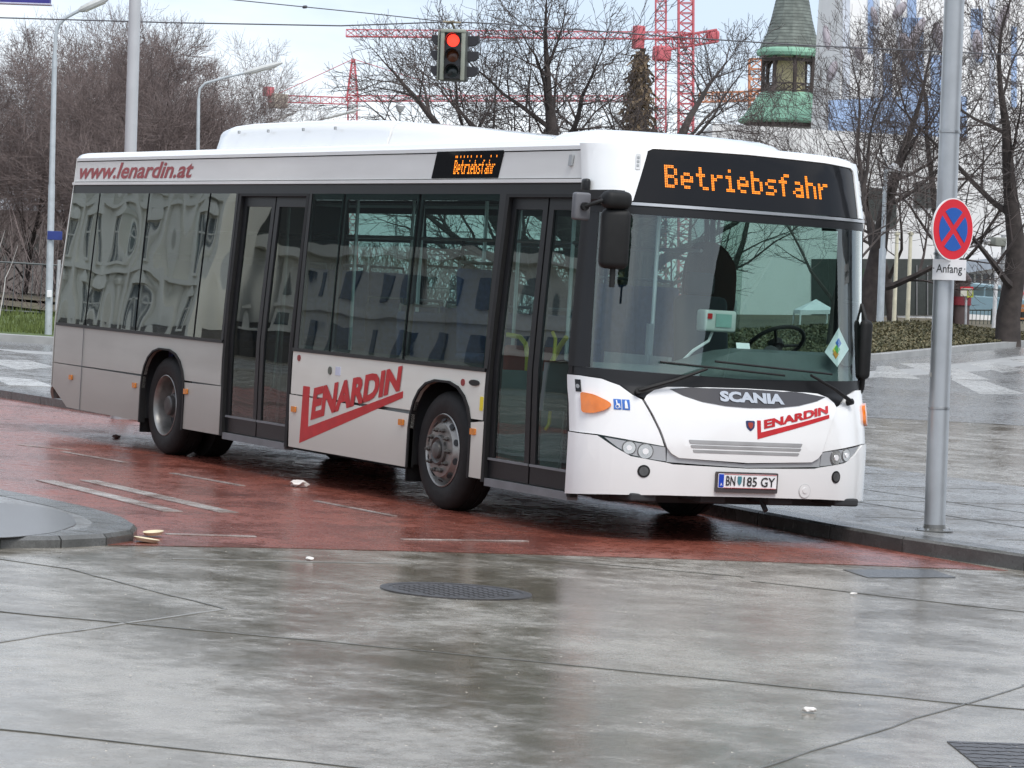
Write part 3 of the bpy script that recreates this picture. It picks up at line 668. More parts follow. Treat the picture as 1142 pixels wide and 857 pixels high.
patch('plate_crest',round_poly([(1.345,.515),(1.38,.515),(1.38,.47),(1.3625,.445),(1.345,.47)],.008),FR,mat('crest_teal',(.06,.20,.24),.4),npl,.053,.003,.3)
lettering('holder_lettering','WIEN    Bus Service   8',[(1.30,.402),(1.58,.400),(1.58,.412),(1.30,.414)],FR,stw,npl,.047,0) if False else None
# wipers
def FP(t,z,o): 
    e=1e-3; n=np.cross(FR(t+e,z)-FR(t-e,z),FR(t,z+e)-FR(t,z-e)); n/=np.linalg.norm(n); return FR(t,z)+n*o
def wiper(piv,elbow,a,b):
    mb=MB(); mb.tube([FP(*piv,.05),FP((piv[0]+elbow[0])/2,(piv[1]+elbow[1])/2,.09),FP(*elbow,.06)],[.018,.014,.010],8)
    mb.tube([FP(*piv,.0),FP(*piv,.06)],.024,12)
    w=mb.build('wiper_arm',rub,BUS); m2=MB(); n=10
    pts=[FP(a[0]+(b[0]-a[0])*k/n,a[1]+(b[1]-a[1])*k/n,.03) for k in range(n+1)]; m2.tube(pts,.009,6); m2.build('wiper_blade',rub,w)
wiper((.56,1.10),(1.08,1.295),(.72,1.33),(1.78,1.275))
wiper((2.44,1.085),(2.0,1.285),(1.16,1.355),(2.24,1.30))
# side details
def sq(name,x,z,w,h,m,parent=BUS,off=.016,fn=SR): return patch(name,round_poly(rect(x-w/2,x+w/2,z-h/2,z+h/2),.008),fn,m,parent,off,.015,.5)
om=mat('side_marker_amber',(.62,.20,.02),.25,coat=.5)
for x,z in ((-11.15,.62),(-9.34,.635),(-8.00,.65),(-5.49,.635),(-3.34,.66),(-2.06,.67)): sq('side_marker',x,z,.085,.05,om,off=.022)
def sdisc(name,x,z,rx,rz_,m,off=.008): return patch(name,[(x+rx*math.cos(a),z+rz_*math.sin(a)) for a in np.linspace(0,2*PI,18,endpoint=False)],SR,m,BUS,off,.01,.5)
for x in (-5.46,-2.30): sdisc('side_reflector',x,1.09 if x<-3 else 1.045,.03,.028,mat('dull_red',(.25,.03,.03),.3))
sdisc('lock_cap',-4.80,1.012,.035,.035,mat('cap_dark',(.10,.11,.09),.4)); sdisc('door_button',-2.10,1.052,.085,.024,blk,.012)
sq('notice_sticker',-4.64,1.015,.10,.075,mat('pale_sticker',(.55,.58,.68),.4),off=.004)
sq('warning_sticker',-1.965,.895,.05,.11,mat('yellow_sticker',(.75,.60,.03),.4),off=.005)
sq('cornice_catch',-.98,2.80,.05,.085,mid,off=.02)
patch('panel_seam',rect(-10.86,-10.85,.30,1.15),SR,strip_g,BUS,.011,.004,.5); 
logo(BUS,SR,[(-5.35,.345),(-3.36,.86),(-3.36,.915),(-5.185,.50),(-5.20,.85),(-5.335,.85)],[(-5.14,.560),(-3.42,.915),(-3.39,1.125),(-5.10,.845)],.0045)
lettering('web_lettering','www.lenardin.at',[(-11.60,2.695),(-8.46,2.695),(-8.46,2.862),(-11.60,2.862)],SR,mat('web_red',(.33,.035,.04),.4),BUS,.004,.022,.25)
# side display
sdp=patch('side_display',[(-3.30,2.672),(-2.14,2.672),(-2.09,2.892),(-3.25,2.892)],SR,MATS['display_glass'],BUS,.008,.01,.5)
dots('Betriebsfahr',-2.905,2.712,.0122,.0165,SR,sdp,.0105,0,False)
mb=MB()
for k in (0,2,7,12,17,22,30,36,50,58): mb.box((-2.90+k*.0122,ins(2.86)-.0105,2.846),(.009,.003,.018))
mb.build('lit_lettering',led,sdp,0)
# --- rear
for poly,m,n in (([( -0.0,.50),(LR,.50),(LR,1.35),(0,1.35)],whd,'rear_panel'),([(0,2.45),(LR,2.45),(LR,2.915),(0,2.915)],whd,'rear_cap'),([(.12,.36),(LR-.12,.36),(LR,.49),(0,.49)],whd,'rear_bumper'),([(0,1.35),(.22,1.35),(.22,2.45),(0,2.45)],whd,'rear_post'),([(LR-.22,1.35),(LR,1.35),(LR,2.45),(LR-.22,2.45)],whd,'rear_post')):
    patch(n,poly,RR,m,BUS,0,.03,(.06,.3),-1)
patch('rear_window',rect(.22,LR-.22,1.35,2.45),RR,glsr,BUS,0,.01,(.1,.3),-1)
for t in (.25,LR-.25):
    for z in (.75,.9,1.05): patch('tail_light',[(t+.055*math.cos(a),z+.055*math.sin(a)) for a in np.linspace(0,2*PI,16,endpoint=False)],RR,MATS['dull_red'],BUS,.01,.02,.5,-1)
# --- roof
loop=[SR(x,2.915) for x in np.linspace(-11.6,-.85,40)]+[FR(t,2.915)+np.array([-.0,0,0]) for t in np.linspace(0,LF,50)]+[SL(x,2.915) for x in np.linspace(-.9,-11.6,40)]+[RR(t,2.915) for t in np.linspace(LR-.001,.001,24)]
loop=[np.array(p) for p in loop]; mb=MB(); nl=len(loop); cx,cy=-6.,1.335
for d,dz in ((0,0),(.012,.022),(.035,.042),(.08,.058),(.16,.068),(.35,.080),(.7,.092),(1.1,.10)):
    for p in loop:
        kx=1-d/5.6; ky=1-d/1.2; fx=1. if -11<p[0]<-1 else 1.; mb.v.append((cx+(p[0]-cx)*kx,cy+(p[1]-cy)*ky,p[2]+dz))
for r_ in range(7):
    for k in range(nl): k2=(k+1)%nl; mb.f.append((r_*nl+k,r_*nl+k2,(r_+1)*nl+k2,(r_+1)*nl+k))
mb.f.append(tuple(7*nl+k for k in range(nl)))
mb.build('roof',whf,BUS,60)
# roof pods: rounded hulls described by sections along x
def pod(name,secs,m=whf,y0=.45,y1=2.2,r=.10):
    mb=MB(); n=0
    for x,zt,inx in secs:
        a,b=y0+inx,y1-inx; zb=2.93; h=max(zt-zb,.005); rr=min(r,h*.8)
        P=[(a,zb)]+[(a+.05+rr*(1-math.cos(q)),zt-rr+rr*math.sin(q)) for q in np.linspace(0,PI/2,5)]+[(a+(b-a)*.5,zt+.012)]+[(b-.05-rr*(1-math.cos(q)),zt-rr+rr*math.sin(q)) for q in np.linspace(PI/2,0,5)]+[(b,zb)]
        n=len(P); mb.v+=[(x,p[0],p[1]) for p in P]
    for i in range(len(secs)-1):
        for k in range(n-1): mb.f.append((i*n+k,i*n+k+1,(i+1)*n+k+1,(i+1)*n+k))
    mb.f.append(tuple(range(n))[::-1]); mb.f.append(tuple((len(secs)-1)*n+k for k in range(n)))
    return mb.build(name,m,BUS,50)
p1=pod('roof_pod',[(-8.90,3.02,.10),(-8.86,3.10,.05),(-8.74,3.20,0),(-8.5,3.235,0),(-8.1,3.25,0),(-6.6,3.25,0),(-5.2,3.225,0),(-4.93,3.205,0)])
pod('roof_pod',[(-4.90,3.195,.01),(-4.2,3.16,.02),(-3.4,3.10,.04),(-2.7,3.04,.06),(-2.40,2.99,.12)])
pod('air_conditioner',[(-2.45,2.98,.12),(-2.36,3.04,.05),(-2.1,3.075,0),(-1.6,3.09,0),(-1.2,3.075,.03),(-.98,3.04,.07),(-.80,2.98,.12)],whf,.55,2.1)
mb=MB()
for x in (-8.2,-7.5,-6.7,-6.0): mb.rbox((x,.47,3.16),(.03,.02,.03),.005)
mb.build('pod_fastener',mid,p1,0)
# --- mirrors
def mirror(c,arm,face=True,s=1.):
    mb=MB(); mb.rbox(c,(.13,.215,.435),.05,M=Matrix.Rotation(R(-18),4,'Z'),seg=4); o=mb.build('mirror',rub,BUS)
    m2=MB(); m2.tube(arm,[.03]+[.035]*(len(arm)-2)+[.03],10); m2.build('mirror_arm',rub,o)
    return o
mo=mirror((.10,-.085,2.21),[(-.62,.10,2.50),(-.30,.02,2.515),(.0,-.05,2.51),(.10,-.085,2.47),(.10,-.085,2.42)])
mb=MB(); mb.rbox((.12,-.10,2.49),(.14,.22,.13),.05,seg=4); mb.build('mirror_bracket',rub,mo)
mb=MB(); mb.rbox((-.02,-.31,2.43),(.07,.13,.20),.02); mb.build('camera_box',mat('box_grey',(.12,.12,.13),.5),mo)
mb=MB(); mb.tube([(.04,-.31,2.43),(.10,-.26,2.46),(.12,-.15,2.50)],.015,8); mb.tube([(.02,-.31,2.43),(.05,-.31,2.43)],.03,10); mb.tube([(.10,-.085,2.0),(.10,-.085,1.86)],.022,8); mb.build('mirror_arm',rub,mo)
mb=MB(); mb.box((-.35,.03,2.535),(.55,.10,.07)); mb.rbox((-.66,.08,2.61),(.08,.05,.10),.02); mb.build('mirror_bracket',blk,mo)
mb=MB(); mb.rbox((-.34,2.46,1.50),(.08,.11,.46),.045,M=Matrix.Rotation(R(14),4,'Z'),seg=4); m2=mb.build('mirror',rub,BUS)
mb=MB(); mb.tube([(-.52,2.42,1.10),(-.40,2.46,1.12),(-.36,2.47,1.2),(-.34,2.46,1.3)],.02,8); mb.build('mirror_arm',rub,m2); mb=MB(); mb.tube([(-.60,2.42,1.86),(-.42,2.46,1.84),(-.34,2.46,1.70)],.018,8); mb.build('mirror_arm',rub,m2)
# --- wheels
tyr=mat('tyre_rubber',(.010,.010,.010),.7,0,.35,14,bump=.2,dirt=((.035,.032,.03),.45,(2,2,2)),spec=.3); rim=mat('steel_rim',(.46,.45,.43),.38,.7,.2,8,dirt=((.07,.06,.05),.75,(7,7,7))); hubm=mat('grimy_hub',(.10,.095,.09),.5,.5,.3,12)
def wheel(x,y,side,rear,dual=False):
    # axis along y; outward = side (-1 door side)
    M=Matrix.Translation((x,y,.478))@Matrix.Rotation(R(90)*(1 if side<0 else -1),4,'X')     # local +z points outward
    mb=MB(); Rr=.478; W=.275
    mb.lathe([(.292,-.02),(.30,.0),(.33,.012),(.40,.014),(.445,.0),(.468,-.025),(Rr,-.05),(Rr,-.09),(Rr-.008,-.094),(Rr-.008,-.10),(Rr,-.104),(Rr,-.17),(Rr-.008,-.174),(Rr-.008,-.18),(Rr,-.184),(Rr,-.225),(.465,-.25),(.42,-.28),(.33,-.27),(.292,-.25)],M,56,True)
    t=mb.build('wheel',tyr,BUS,40)
    mb=MB()
    if rear: mb.lathe([(.298,.004),(.290,.008),(.280,-.004),(.272,-.05),(.262,-.12),(.255,-.155),(.235,-.165),(.14,-.168),(.13,-.168),(.0,-.168)],M,48,caps=False)
    else: mb.lathe([(.298,.004),(.290,.010),(.280,.0),(.274,-.03),(.262,-.045),(.245,-.02),(.215,.022),(.17,.030),(.15,.030),(.145,.03),(.0,.03)],M,48,caps=False)
    rm=mb.build('rim',rim,t,35)
    mb=MB()
    if rear: mb.lathe([(.135,-.168),(.13,-.10),(.115,-.075),(.10,-.07),(.095,-.03),(.08,-.018),(0,-.015)],M,32)
    else: mb.lathe([(.125,.03),(.12,.052),(.105,.06),(.09,.045),(.07,.045),(.065,.07),(.05,.078),(0,.08)],M,32)
    mb.build('hub',hubm,t,35)
    zb=-.16 if rear else .032
    for k in range(10):
        mb=MB(); a=2*PI*k/10; p=Matrix.Rotation(a,4,'Z')@Vector((.168,0,0)); mb.lathe([(.020,zb-.01),(.020,zb+.02),(.012,zb+.024),(.012,zb+.045),(0,zb+.046)],M@Matrix.Translation(p),6); mb.build('wheel_nut',hubm,t,30)
    for k in range(10):
        mb=MB(); a=2*PI*(k+.5)/10; zz=-.158 if rear else .004; p=Matrix.Rotation(a,4,'Z')@Matrix.Translation((.225 if rear else .243,0,zz))
        tilt=0 if rear else R(52)
        mb.lathe([(.026,0),(.026,.004),(0,.004)],M@p@Matrix.Rotation(tilt,4,'Y')@Matrix.Diagonal((.8,1.1,1,1)),14); mb.build('vent_hole',drk,t,0)
wheel(-2.70,.06,-1,False); wheel(-2.70,2.49,1,False)
wheel(-8.70,.07,-1,True); wheel(-8.70,2.48,1,True)
for y,s in ((.41,-1),(2.14,1)):
    mb=MB(); M=Matrix.Translation((-8.7,y,.478))@Matrix.Rotation(R(90)*(1 if s<0 else -1),4,'X'); mb.lathe([(.2,0),(.42,.0),(.478,-.04),(.478,-.24),(.42,-.28),(.2,-.28)],M,40); mb.build('inner_tyre',tyr,BUS,40)
# --- chassis, wheel housings, flaps
mb=MB(); mb.box((-5.9,1.275,.33),(11.0,2.1,.08)); mb.box((-5.5,1.275,.24),(5.2,1.0,.12)); mb.box((-10.3,1.275,.42),(2.2,1.9,.3)); mb.box((-.95,1.3,.35),(1.0,2.2,.10)); 
mb.build('underfloor',drk,BUS,0)
mb=MB()
for xc,yw in ((-2.66,.72),(-8.62,.82)):
    for (ya,yb) in ((.035,yw),(2.55-yw,2.515)):
        mb=MB(); ym=(ya+yb)/2; mb.box((xc,ym,1.075),(1.24,yb-ya,.03)); 
        for sx in (-1,1): mb.box((xc+sx*.605,ym,.70),(.03,yb-ya,.76))
        mb.box((xc,yw if ya<1 else 2.55-yw,.70),(1.24,.03,.78)); mb.build('wheel_housing',drk,BUS,0)
for x_ in (-3.30,-9.25): mb=MB(); mb.box((x_,.195,.38),(.02,.32,.40)); mb.build('mud_flap',rub,BUS,0)
mb=MB()
for y in (.4,1.0,1.6,2.2): mb.rbox((-.25,y,.33),(.35,.22,.06),.015)
mb.box((-.55,1.3,.30),(.25,2.0,.06)); mb.tube([(-.2,1.5,.33),(-.12,1.5,.25)],.02,8); mb.build('front_underbody',drk,BUS,0)
# --- interior
mb=MB()
for a,b,z0,z1 in ((-11.6,-9.25,.44,1.16),(-8.0,-7.2,.44,1.16),(-11.6,-7.2,1.10,1.16),(-5.6,-3.27,.44,1.16),(-5.6,-1.93,1.10,1.16)): mb.box(((a+b)/2,.06,(z0+z1)/2),(b-a,.02,z1-z0))
mb.box((-6.3,2.49,1.13),(10.6,.02,.08)); mb.box((-6.2,1.275,2.64),(11.0,2.1,.03)); mb.box((-6.2,.42,2.56),(11,.5,.02)); mb.box((-6.2,2.12,2.56),(11,.5,.02)); mb.box((-11.45,1.275,1.1),(.4,2.2,1.6))
mb.build('interior_lining',mid,BUS,0)
mb=MB(); mb.box((-10.6,2.0,1.5),(1.6,.8,2.1)); mb.build('engine_tower',drk,BUS,0)
fab=mat('seat_fabric',(.035,.05,.13),.9,0,.4,25); fab2=mat('seat_red',(.30,.04,.03),.8)
def seat(x,y,z,dirn=1,m=None):
    mb=MB(); mb.rbox((x,y,z+.44),(.42,.44,.07),.03); mb.rbox((x-.20*dirn,y,z+.80),(.07,.44,.70),.03,M=Matrix.Rotation(R(-7*dirn),4,'Y')); mb.box((x,y,z+.21),(.08,.3,.42)); o=mb.build('seat',m or fab,BUS)
    h=MB(); h.tube([(x-.26*dirn,y-.2,z+1.0),(x-.27*dirn,y-.18,z+1.2),(x-.27*dirn,y+.18,z+1.2),(x-.26*dirn,y+.2,z+1.0)],.014,6); h.build('grab_handle',strip_g,o)
for x in (-10.6,-9.8,-9.0,-8.1): 
    for y in (.36,.82): seat(x,y,.75)
for x in (-9.0,-8.1,-7.2,-6.4,-4.6,-3.8,-2.9):
    for y in (1.78,2.22): seat(x,y,.45 if x>-7.5 and x<-3.2 else .75)
seat(-2.55,.36,.80); seat(-3.6,.36,.42)
mb=MB()
for x,y in ((-1.15,.45),(-2.0,.75),(-1.95,1.5),(-3.6,.8),(-5.0,.9),(-5.6,.55),(-7.1,.55),(-4.3,1.5),(-6.4,1.5),(-8.6,1.1)): mb.tube([(x,y,.36),(x,y,2.62)],.017,8)
mb.tube([(-10.5,.75,2.2),(-1.6,.75,2.2)],.015,8); mb.tube([(-10.5,1.7,2.2),(-1.6,1.7,2.2)],.015,8)
mb.build('grab_pole',alu,BUS)
mb=MB(); mb.tube([(-1.30,.35,1.46),(-1.39,.35,1.39),(-1.51,.35,1.25),(-1.6,.35,1.11),(-1.62,.35,.98)],.02,8); mb.build('door_rail',yel,BUS)
mb=MB(); mb.tube([(-2.5,.4,1.42),(-2.35,.4,1.44),(-2.14,.4,1.43),(-2.04,.4,1.38),(-2.0,.4,1.28),(-1.99,.4,1.1)],.02,8); mb.build('door_rail',yel,BUS)
mb=MB(); mb.rbox((-2.25,.55,1.22),(.06,.45,.28),.03); mb.build('partition_panel',fab2,BUS)
mb=MB(); mb.rbox((-1.985,.40,.76),(.03,.68,.82),.012); mb.box((-2.66,.745,.76),(1.3,.02,.82)); mb.box((-2.66,.4,1.15),(1.3,.68,.02)); mb.build('wheel_box',mat('teal_panel',(.20,.27,.26),.5),BUS)
for x,y in ((-3.05,.75),(-3.9,.75),(-3.35,1.7)):
    mb=MB(); pts=[(x,y,2.2),(x-.02,y,2.08)]+[(x+.055*math.sin(a),y,2.0-.075*math.cos(a)-.0) for a in np.linspace(PI*.9,-PI*.9,9)]+[(x+.02,y,2.08),(x,y,2.19)]; mb.tube(pts,.010,5); mb.build('hanging_strap',rub,BUS)
# driver's place
dk=mat('dashboard_grey',(.075,.095,.095),.6)
mb=MB()
P=[]; n=24
for i in range(n+1):
    t=.12+(LF-.24)*i/n; f=FR(t,1.25); g=FR(t,1.25); x0=f[0]-.04
    h=1.30+.16*min(1,max(0,(f[1]-.75)/.5))*min(1,max(0,(2.5-f[1])/.2+.3))
    P.append([(x0,f[1],.9),(x0,f[1],1.24),(x0-.12,f[1],h-.02),(x0-.22,f[1],h),(x0-.52,f[1],h-.03),(x0-.56,f[1],.9)])
for c in P: mb.v+=c
for i in range(n):
    for k in range(5): mb.f.append((i*6+k,(i+1)*6+k,(i+1)*6+k+1,i*6+k+1))
db=mb.build('dashboard',dk,BUS,40)
for y in (1.62,2.28):
    mb=MB(); mb.lathe([(.075,0),(.075,.02),(.05,.012),(0,.012)],Matrix.Translation((-.36,y,1.42))@Matrix.Rotation(R(60),4,'Y'),20); mb.build('air_vent',drk,db)
mb=MB(); M=Matrix.Translation((-.82,1.95,1.50))@Matrix.Rotation(R(-38),4,'Y')
mb.tube([M@Vector((.23*math.cos(a),.23*math.sin(a),0)) for a in np.linspace(0,2*PI,33)],.016,8,False)
for a in (R(90),R(210),R(330)): mb.tube([M@Vector((0,0,-.02)),M@Vector((.22*math.cos(a),.22*math.sin(a),0))],.012,6)
mb.lathe([(.06,-.03),(.06,.02),(0,.03)],M,16); mb.tube([M@Vector((0,0,-.02)),M@Vector((0,0,-.45))],.035,8); mb.build('steering_wheel',rub,BUS)
mb=MB(); mb.rbox((-1.65,1.95,.95),(.5,.5,.14),.05); mb.rbox((-1.92,1.95,1.42),(.14,.48,.85),.06,M=Matrix.Rotation(R(-8),4,'Y')); mb.rbox((-2.0,1.95,1.94),(.10,.26,.18),.04); mb.box((-1.65,1.95,.62),(.3,.3,.6)); mb.build('driver_seat',mat('driver_fabric',(.06,.06,.065),.9),BUS)
mb=MB(); mb.box((-1.35,1.12,.95),(.04,.04,1.3)); mb.box((-1.55,1.14,.85),(1.0,.03,1.0)); mb.box((-2.15,1.8,.75),(.04,1.3,.9)); mb.build('driver_partition',mid,BUS,0)
mb=MB(); mb.rbox((-2.22,1.60,1.86),(.05,.50,.62),.16,seg=6) if False else mb.slab(round_poly([(-.25,-.33),(.25,-.33),(.25,.12),(.08,.30),(-.16,.30),(-.25,.10)],.14),-.02,.02); mb.v=[(-2.24+p[2],2.19+p[0],1.99+p[1]) for p in mb.v]; mb.build('cab_panel',mat('maroon_panel',(.10,.022,.02),.6),BUS,30)
mb=MB(); mb.box((-2.16,1.8,1.87),(.02,1.3,1.32)); mb.build('partition_pane',glass('partition_glass',(.8,.84,.82),.8,.02),BUS,0)
bx=MB(); bx.rbox((-.62,1.27,1.655),(.14,.28,.165),.02); o=bx.build('ticket_machine',mat('machine_cream',(.50,.53,.50),.4),BUS)
b2=MB(); b2.box((-.545,1.29,1.66),(.006,.14,.10)); b2.build('machine_screen',mat('screen_teal',(.25,.40,.36),.15),o,0)
b2=MB(); b2.box((-.545,1.165,1.69),(.006,.04,.04)); b2.build('machine_label',red_,o,0)
b2=MB(); b2.tube([(-.62,1.24,1.57),(-.60,1.2,1.5),(-.62,1.08,1.42),(-.70,1.0,1.30)],.012,6); b2.build('machine_cable',mat('cable_white',(.6,.6,.6),.4),o)
mb=MB(); mb.box((-.36,1.36,1.475),(.004,.12,.055),M=Matrix.Rotation(R(-20),4,'Y')); mb.build('permit_card',stw,BUS,0)
mb=MB(); c=Vector((-.20,2.30,1.55)); e1=Vector((.0,.16,-.04)); e2=Vector((.02,-.02,.20))
def quad3(mb,P,th=.003):
    n=(P[1]-P[0]).cross(P[2]-P[0]).normalized()*th; mb.add(list(P)+[p-n for p in P],[(0,1,2,3),(7,6,5,4),(0,4,5,1),(1,5,6,2),(2,6,7,3),(3,7,4,0)])
pap=[np.array(FP(*p,-.02)) for p in ((2.21,1.47),(2.36,1.36),(2.52,1.50),(2.37,1.66))]
quad3(mb,[Vector(p) for p in pap]); pp=mb.build('paper_notice',mat('notice_paper',(.70,.74,.76),.6),BUS,0)
q=[Vector(p) for p in pap]; cc=sum(q,Vector())/4; 
for k,(col,a,b) in enumerate((((.05,.15,.5),.25,.1),((.1,.4,.1),.0,-.05),((.7,.3,.05),-.2,-.2),((.75,.7,.1),-.05,-.25))):
    mb=MB(); c0=cc+(q[3]-q[1])*a*.6+(q[2]-q[0])*b*.3+Vector((.004,0,0)); ex=(q[2]-q[1])*.13; ey=(q[3]-q[2])*.13
    quad3(mb,[c0-ex-ey,c0+ex-ey,c0+ex+ey,c0-ex+ey]); mb.build('printed_patch',mat('print_%d'%k,col,.5),pp,0)
mb=MB(); mb.box((-1.35,.42,.75),(.5,.36,.8)); mb.build('front_platform',mid,BUS,0) if False else None
sunv=MB(); sunv.box((-.62,1.3,2.50),(.36,1.8,.10)); sunv.build('display_housing',drk,BUS,0)
# ================================================================== SURROUNDINGS
M_bark=mat('bark_dark',(.052,.042,.038),.9,0,.35,5)
M_twig=mat('twig_brown',(.075,.060,.055),.95,0,.3,3)
M_twigr=mat('twig_reddish',(.185,.145,.135),.95,0,.3,2)
def tree_meshes(seed,H,r0,levels=5,spread=.55,nb=(7,6,5,5,4),first=.28,up=.25,minr=.010,sides=(8,5,3,3,3,3),stems=1,lenr=(.55,.6,.62,.6,.6),tmin=None,wig=.12):
    rnd=random.Random(seed); T=MB(); C=MB()
    def grow(p,d,length,r,lv):
        n=(7,6,4,3,3,2)[lv]; pts=[p]; rad=[r]; dirs=[d]; q=p.copy(); dd=d.copy()
        for i in range(n):
            dd=(dd+Vector((rnd.gauss(0,wig),rnd.gauss(0,wig),rnd.gauss(0,wig)+up*.12*(1 if lv>0 else .3)))).normalized(); q=q+dd*(length/n)
            pts.append(q.copy()); dirs.append(dd.copy()); rad.append(max(minr*.6,r*(1-.80*(i+1)/n)))
        (T if lv<2 else C).tube(pts,rad,sides[lv],False)
        if lv>=levels: return
        k=nb[lv]; f0=first if lv==0 else .18
        for j in range(k):
            s=f0+(1-f0)*((j+rnd.random()*.8)/k); i=min(int(s*n),n-1); fr=s*n-i; b=pts[i].lerp(pts[i+1],fr); bd=dirs[min(i+1,n)]
            az=rnd.random()*2*PI+j*2.4; ax=bd.orthogonal().normalized(); ax.rotate(Matrix.Rotation(az,3,bd))
            ang=rnd.uniform(.6,1.15)*spread*(1.25-.35*s)*1.5; nd=bd.copy(); nd.rotate(Matrix.Rotation(ang,3,ax)); 
            if nd.z<-.15: nd.z*=.3; nd.normalize()
            rr=max(minr,(rad[i]*(1-fr)+rad[i+1]*fr)*(rnd.uniform(.34,.5) if lv==0 else rnd.uniform(.45,.68))); grow(b,nd,length*lenr[lv]*rnd.uniform(.75,1.2)*(1.15-.45*s),rr,lv+1)
        # leader carries on
        if True:
            grow(pts[-1],dirs[-1],length*lenr[lv]*.6,rad[-1],lv+1)
    for s in range(stems):
        a=2*PI*s/max(stems,1)+seed; tilt=.0 if stems==1 else .22
        grow(Vector((0,0,-.2))+Vector((math.cos(a),math.sin(a),0))*(.0 if stems==1 else r0*.8),Vector((math.cos(a)*tilt,math.sin(a)*tilt,1)).normalized(),H*.62,r0,0)
    return T,C
def tree_proto(seed,twig,**k):
    T,C=tree_meshes(seed,**k); def_m=[]
    return T,C,twig
_tp={}
def make_proto(key,seed,twig,**k):
    T,C=tree_meshes(seed,**k)
    r=bpy.data.objects.new('bare_tree',None); COL.objects.link(r)
    a=T.local('trunk',M_bark,r,60); b=C.local('crown',twig,r,0); _tp[key]=[r,False,max(v[2] for v in C.v)]
def put_tree(key,P,rz,s,label,group,name='bare_tree',top=None):
    r,used,Hm=_tp[key]
    if top is not None: s=(at(571,top+ROLL*0,uvz(P)[1])[2]-P[2])/Hm
    if used: r=copy_tree(r)
    _tp[key][1]=True; r.name=name; r.matrix_basis=Matrix.Translation(Vector(P))@plumb()@Matrix.Rotation(rz,4,'Z')@Matrix.Scale(s,4)
    finish(r,label,'tree',group); return r
make_proto('a',11,M_twigr,H=15,r0=.24,levels=5,nb=(11,7,6,4,2),spread=.55,first=.14,minr=.009,up=.55,wig=.08,lenr=(.58,.66,.68,.72,.8))
make_proto('b',23,M_twigr,H=15,r0=.22,levels=5,nb=(11,7,6,4,2),spread=.62,first=.12,minr=.009,up=.45,wig=.08,lenr=(.58,.66,.68,.72,.8))
make_proto('c',37,M_twig,H=13,r0=.58,levels=4,nb=(9,7,6,5),spread=.62,first=.22,minr=.009,up=.25,stems=3)
make_proto('d',41,M_twig,H=11,r0=.37,levels=5,nb=(7,6,5,3,2),spread=.62,first=.25,minr=.009,up=.35)
make_proto('e',57,M_twig,H=12,r0=.20,levels=4,nb=(8,6,5,3),spread=.5,first=.25,minr=.008,up=.6)
def base(px,py,v):       # ground point under a direction at distance v
    P=at(px,py,v); u,vv=uvz(P); return xyz(u,vv)
GL='bare trees crowded behind the grass verge on the left'
LT=[(-35,'a',95,.3,60,'leftmost bare tree of the dense group, cut by the photo edge'),
(22,'b',98,1.2,75,'bare tree just left of the tall street lamp with the blue name plate'),
(80,'a',104,2.6,20,'bare tree just right of the leftmost street lamp'),
(112,'b',92,3.5,45,'bare tree directly left of the thick grey mast'),
(150,'a',96,4.4,5,'bare tree directly behind the thick grey mast'),
(188,'b',104,5.3,12,'bare tree between the grey mast and the second street lamp'),
(228,'b',98,.9,42,'bare tree just behind the second curved street lamp'),
(262,'a',112,2.0,95,'rightmost and lower bare tree of the dense left group'),
(0,'b',125,4,95,'bare tree far back at the left edge above the fence'),
(60,'a',130,5,60,'bare tree far back behind the street name plate'),
(128,'b',128,2.4,30,'bare tree in the back row left of the thick grey mast'),
(206,'a',132,3.1,40,'bare tree in the back row above the bus tail')]
for px,k,v,rz,tp,l in LT: put_tree(k,base(px,340,v),rz,1,l,GL,top=tp+.06*(571-px)*.6)
for px,k,v,rz,s,l,n in [(668,'c',66,.2,1.0,'wide many-stemmed bare tree rising behind the bus roof','')]: put_tree(k,base(px,330,v),rz,s,l,None,top=-60)
GR='bare street trees before the white building'
for px,k,v,rz,s,l in [(1127,'d',96,.5,-90,'thick dark bare tree at the right edge of the photo'),
 (968,'d',100,2.3,-40,'bare tree with thick limbs beside the dome-topped lamp'),
 (928,'e',84,1.5,-5,'slender bare tree in front of the green tower roof'),
 (1000,'e',118,3.7,-30,'slender bare tree left of the no-stopping sign mast'),
 (1060,'e',110,4.7,-50,'slender bare tree hidden partly by the no-stopping sign mast'),
 (800,'e',120,.4,70,'thin bare tree to the left of the green tower'),
 (1160,'e',104,5.2,-60,'slender bare tree beyond the right edge with twigs reaching in')]: put_tree(k,base(px,345,v),rz,1,l,GR,top=s)
# pollarded pale shoots at the far left
mb=MB(); rb=random.Random(3)
P0=base(-6,350,60); Mx=Matrix.Translation(Vector(P0))
for k in range(2):
    a=rb.uniform(-.3,.5); pts=[Vector((0,0,0))]; 
    for i in range(6): pts.append(pts[-1]+Vector((HR[0]*(.04+a*.12)+rb.gauss(0,.05),HR[1]*(.04+a*.12)+rb.gauss(0,.05),.40+rb.gauss(0,.06))))
    mb.tube(pts,[.018*(1-i*.14) for i in range(7)],5)
tr=root('birch_sapling',P0,'pale whitish bare sapling at the left edge of the photo','tree'); mb.local('trunk',mat('birch_bark',(.5,.48,.44),.8),tr)
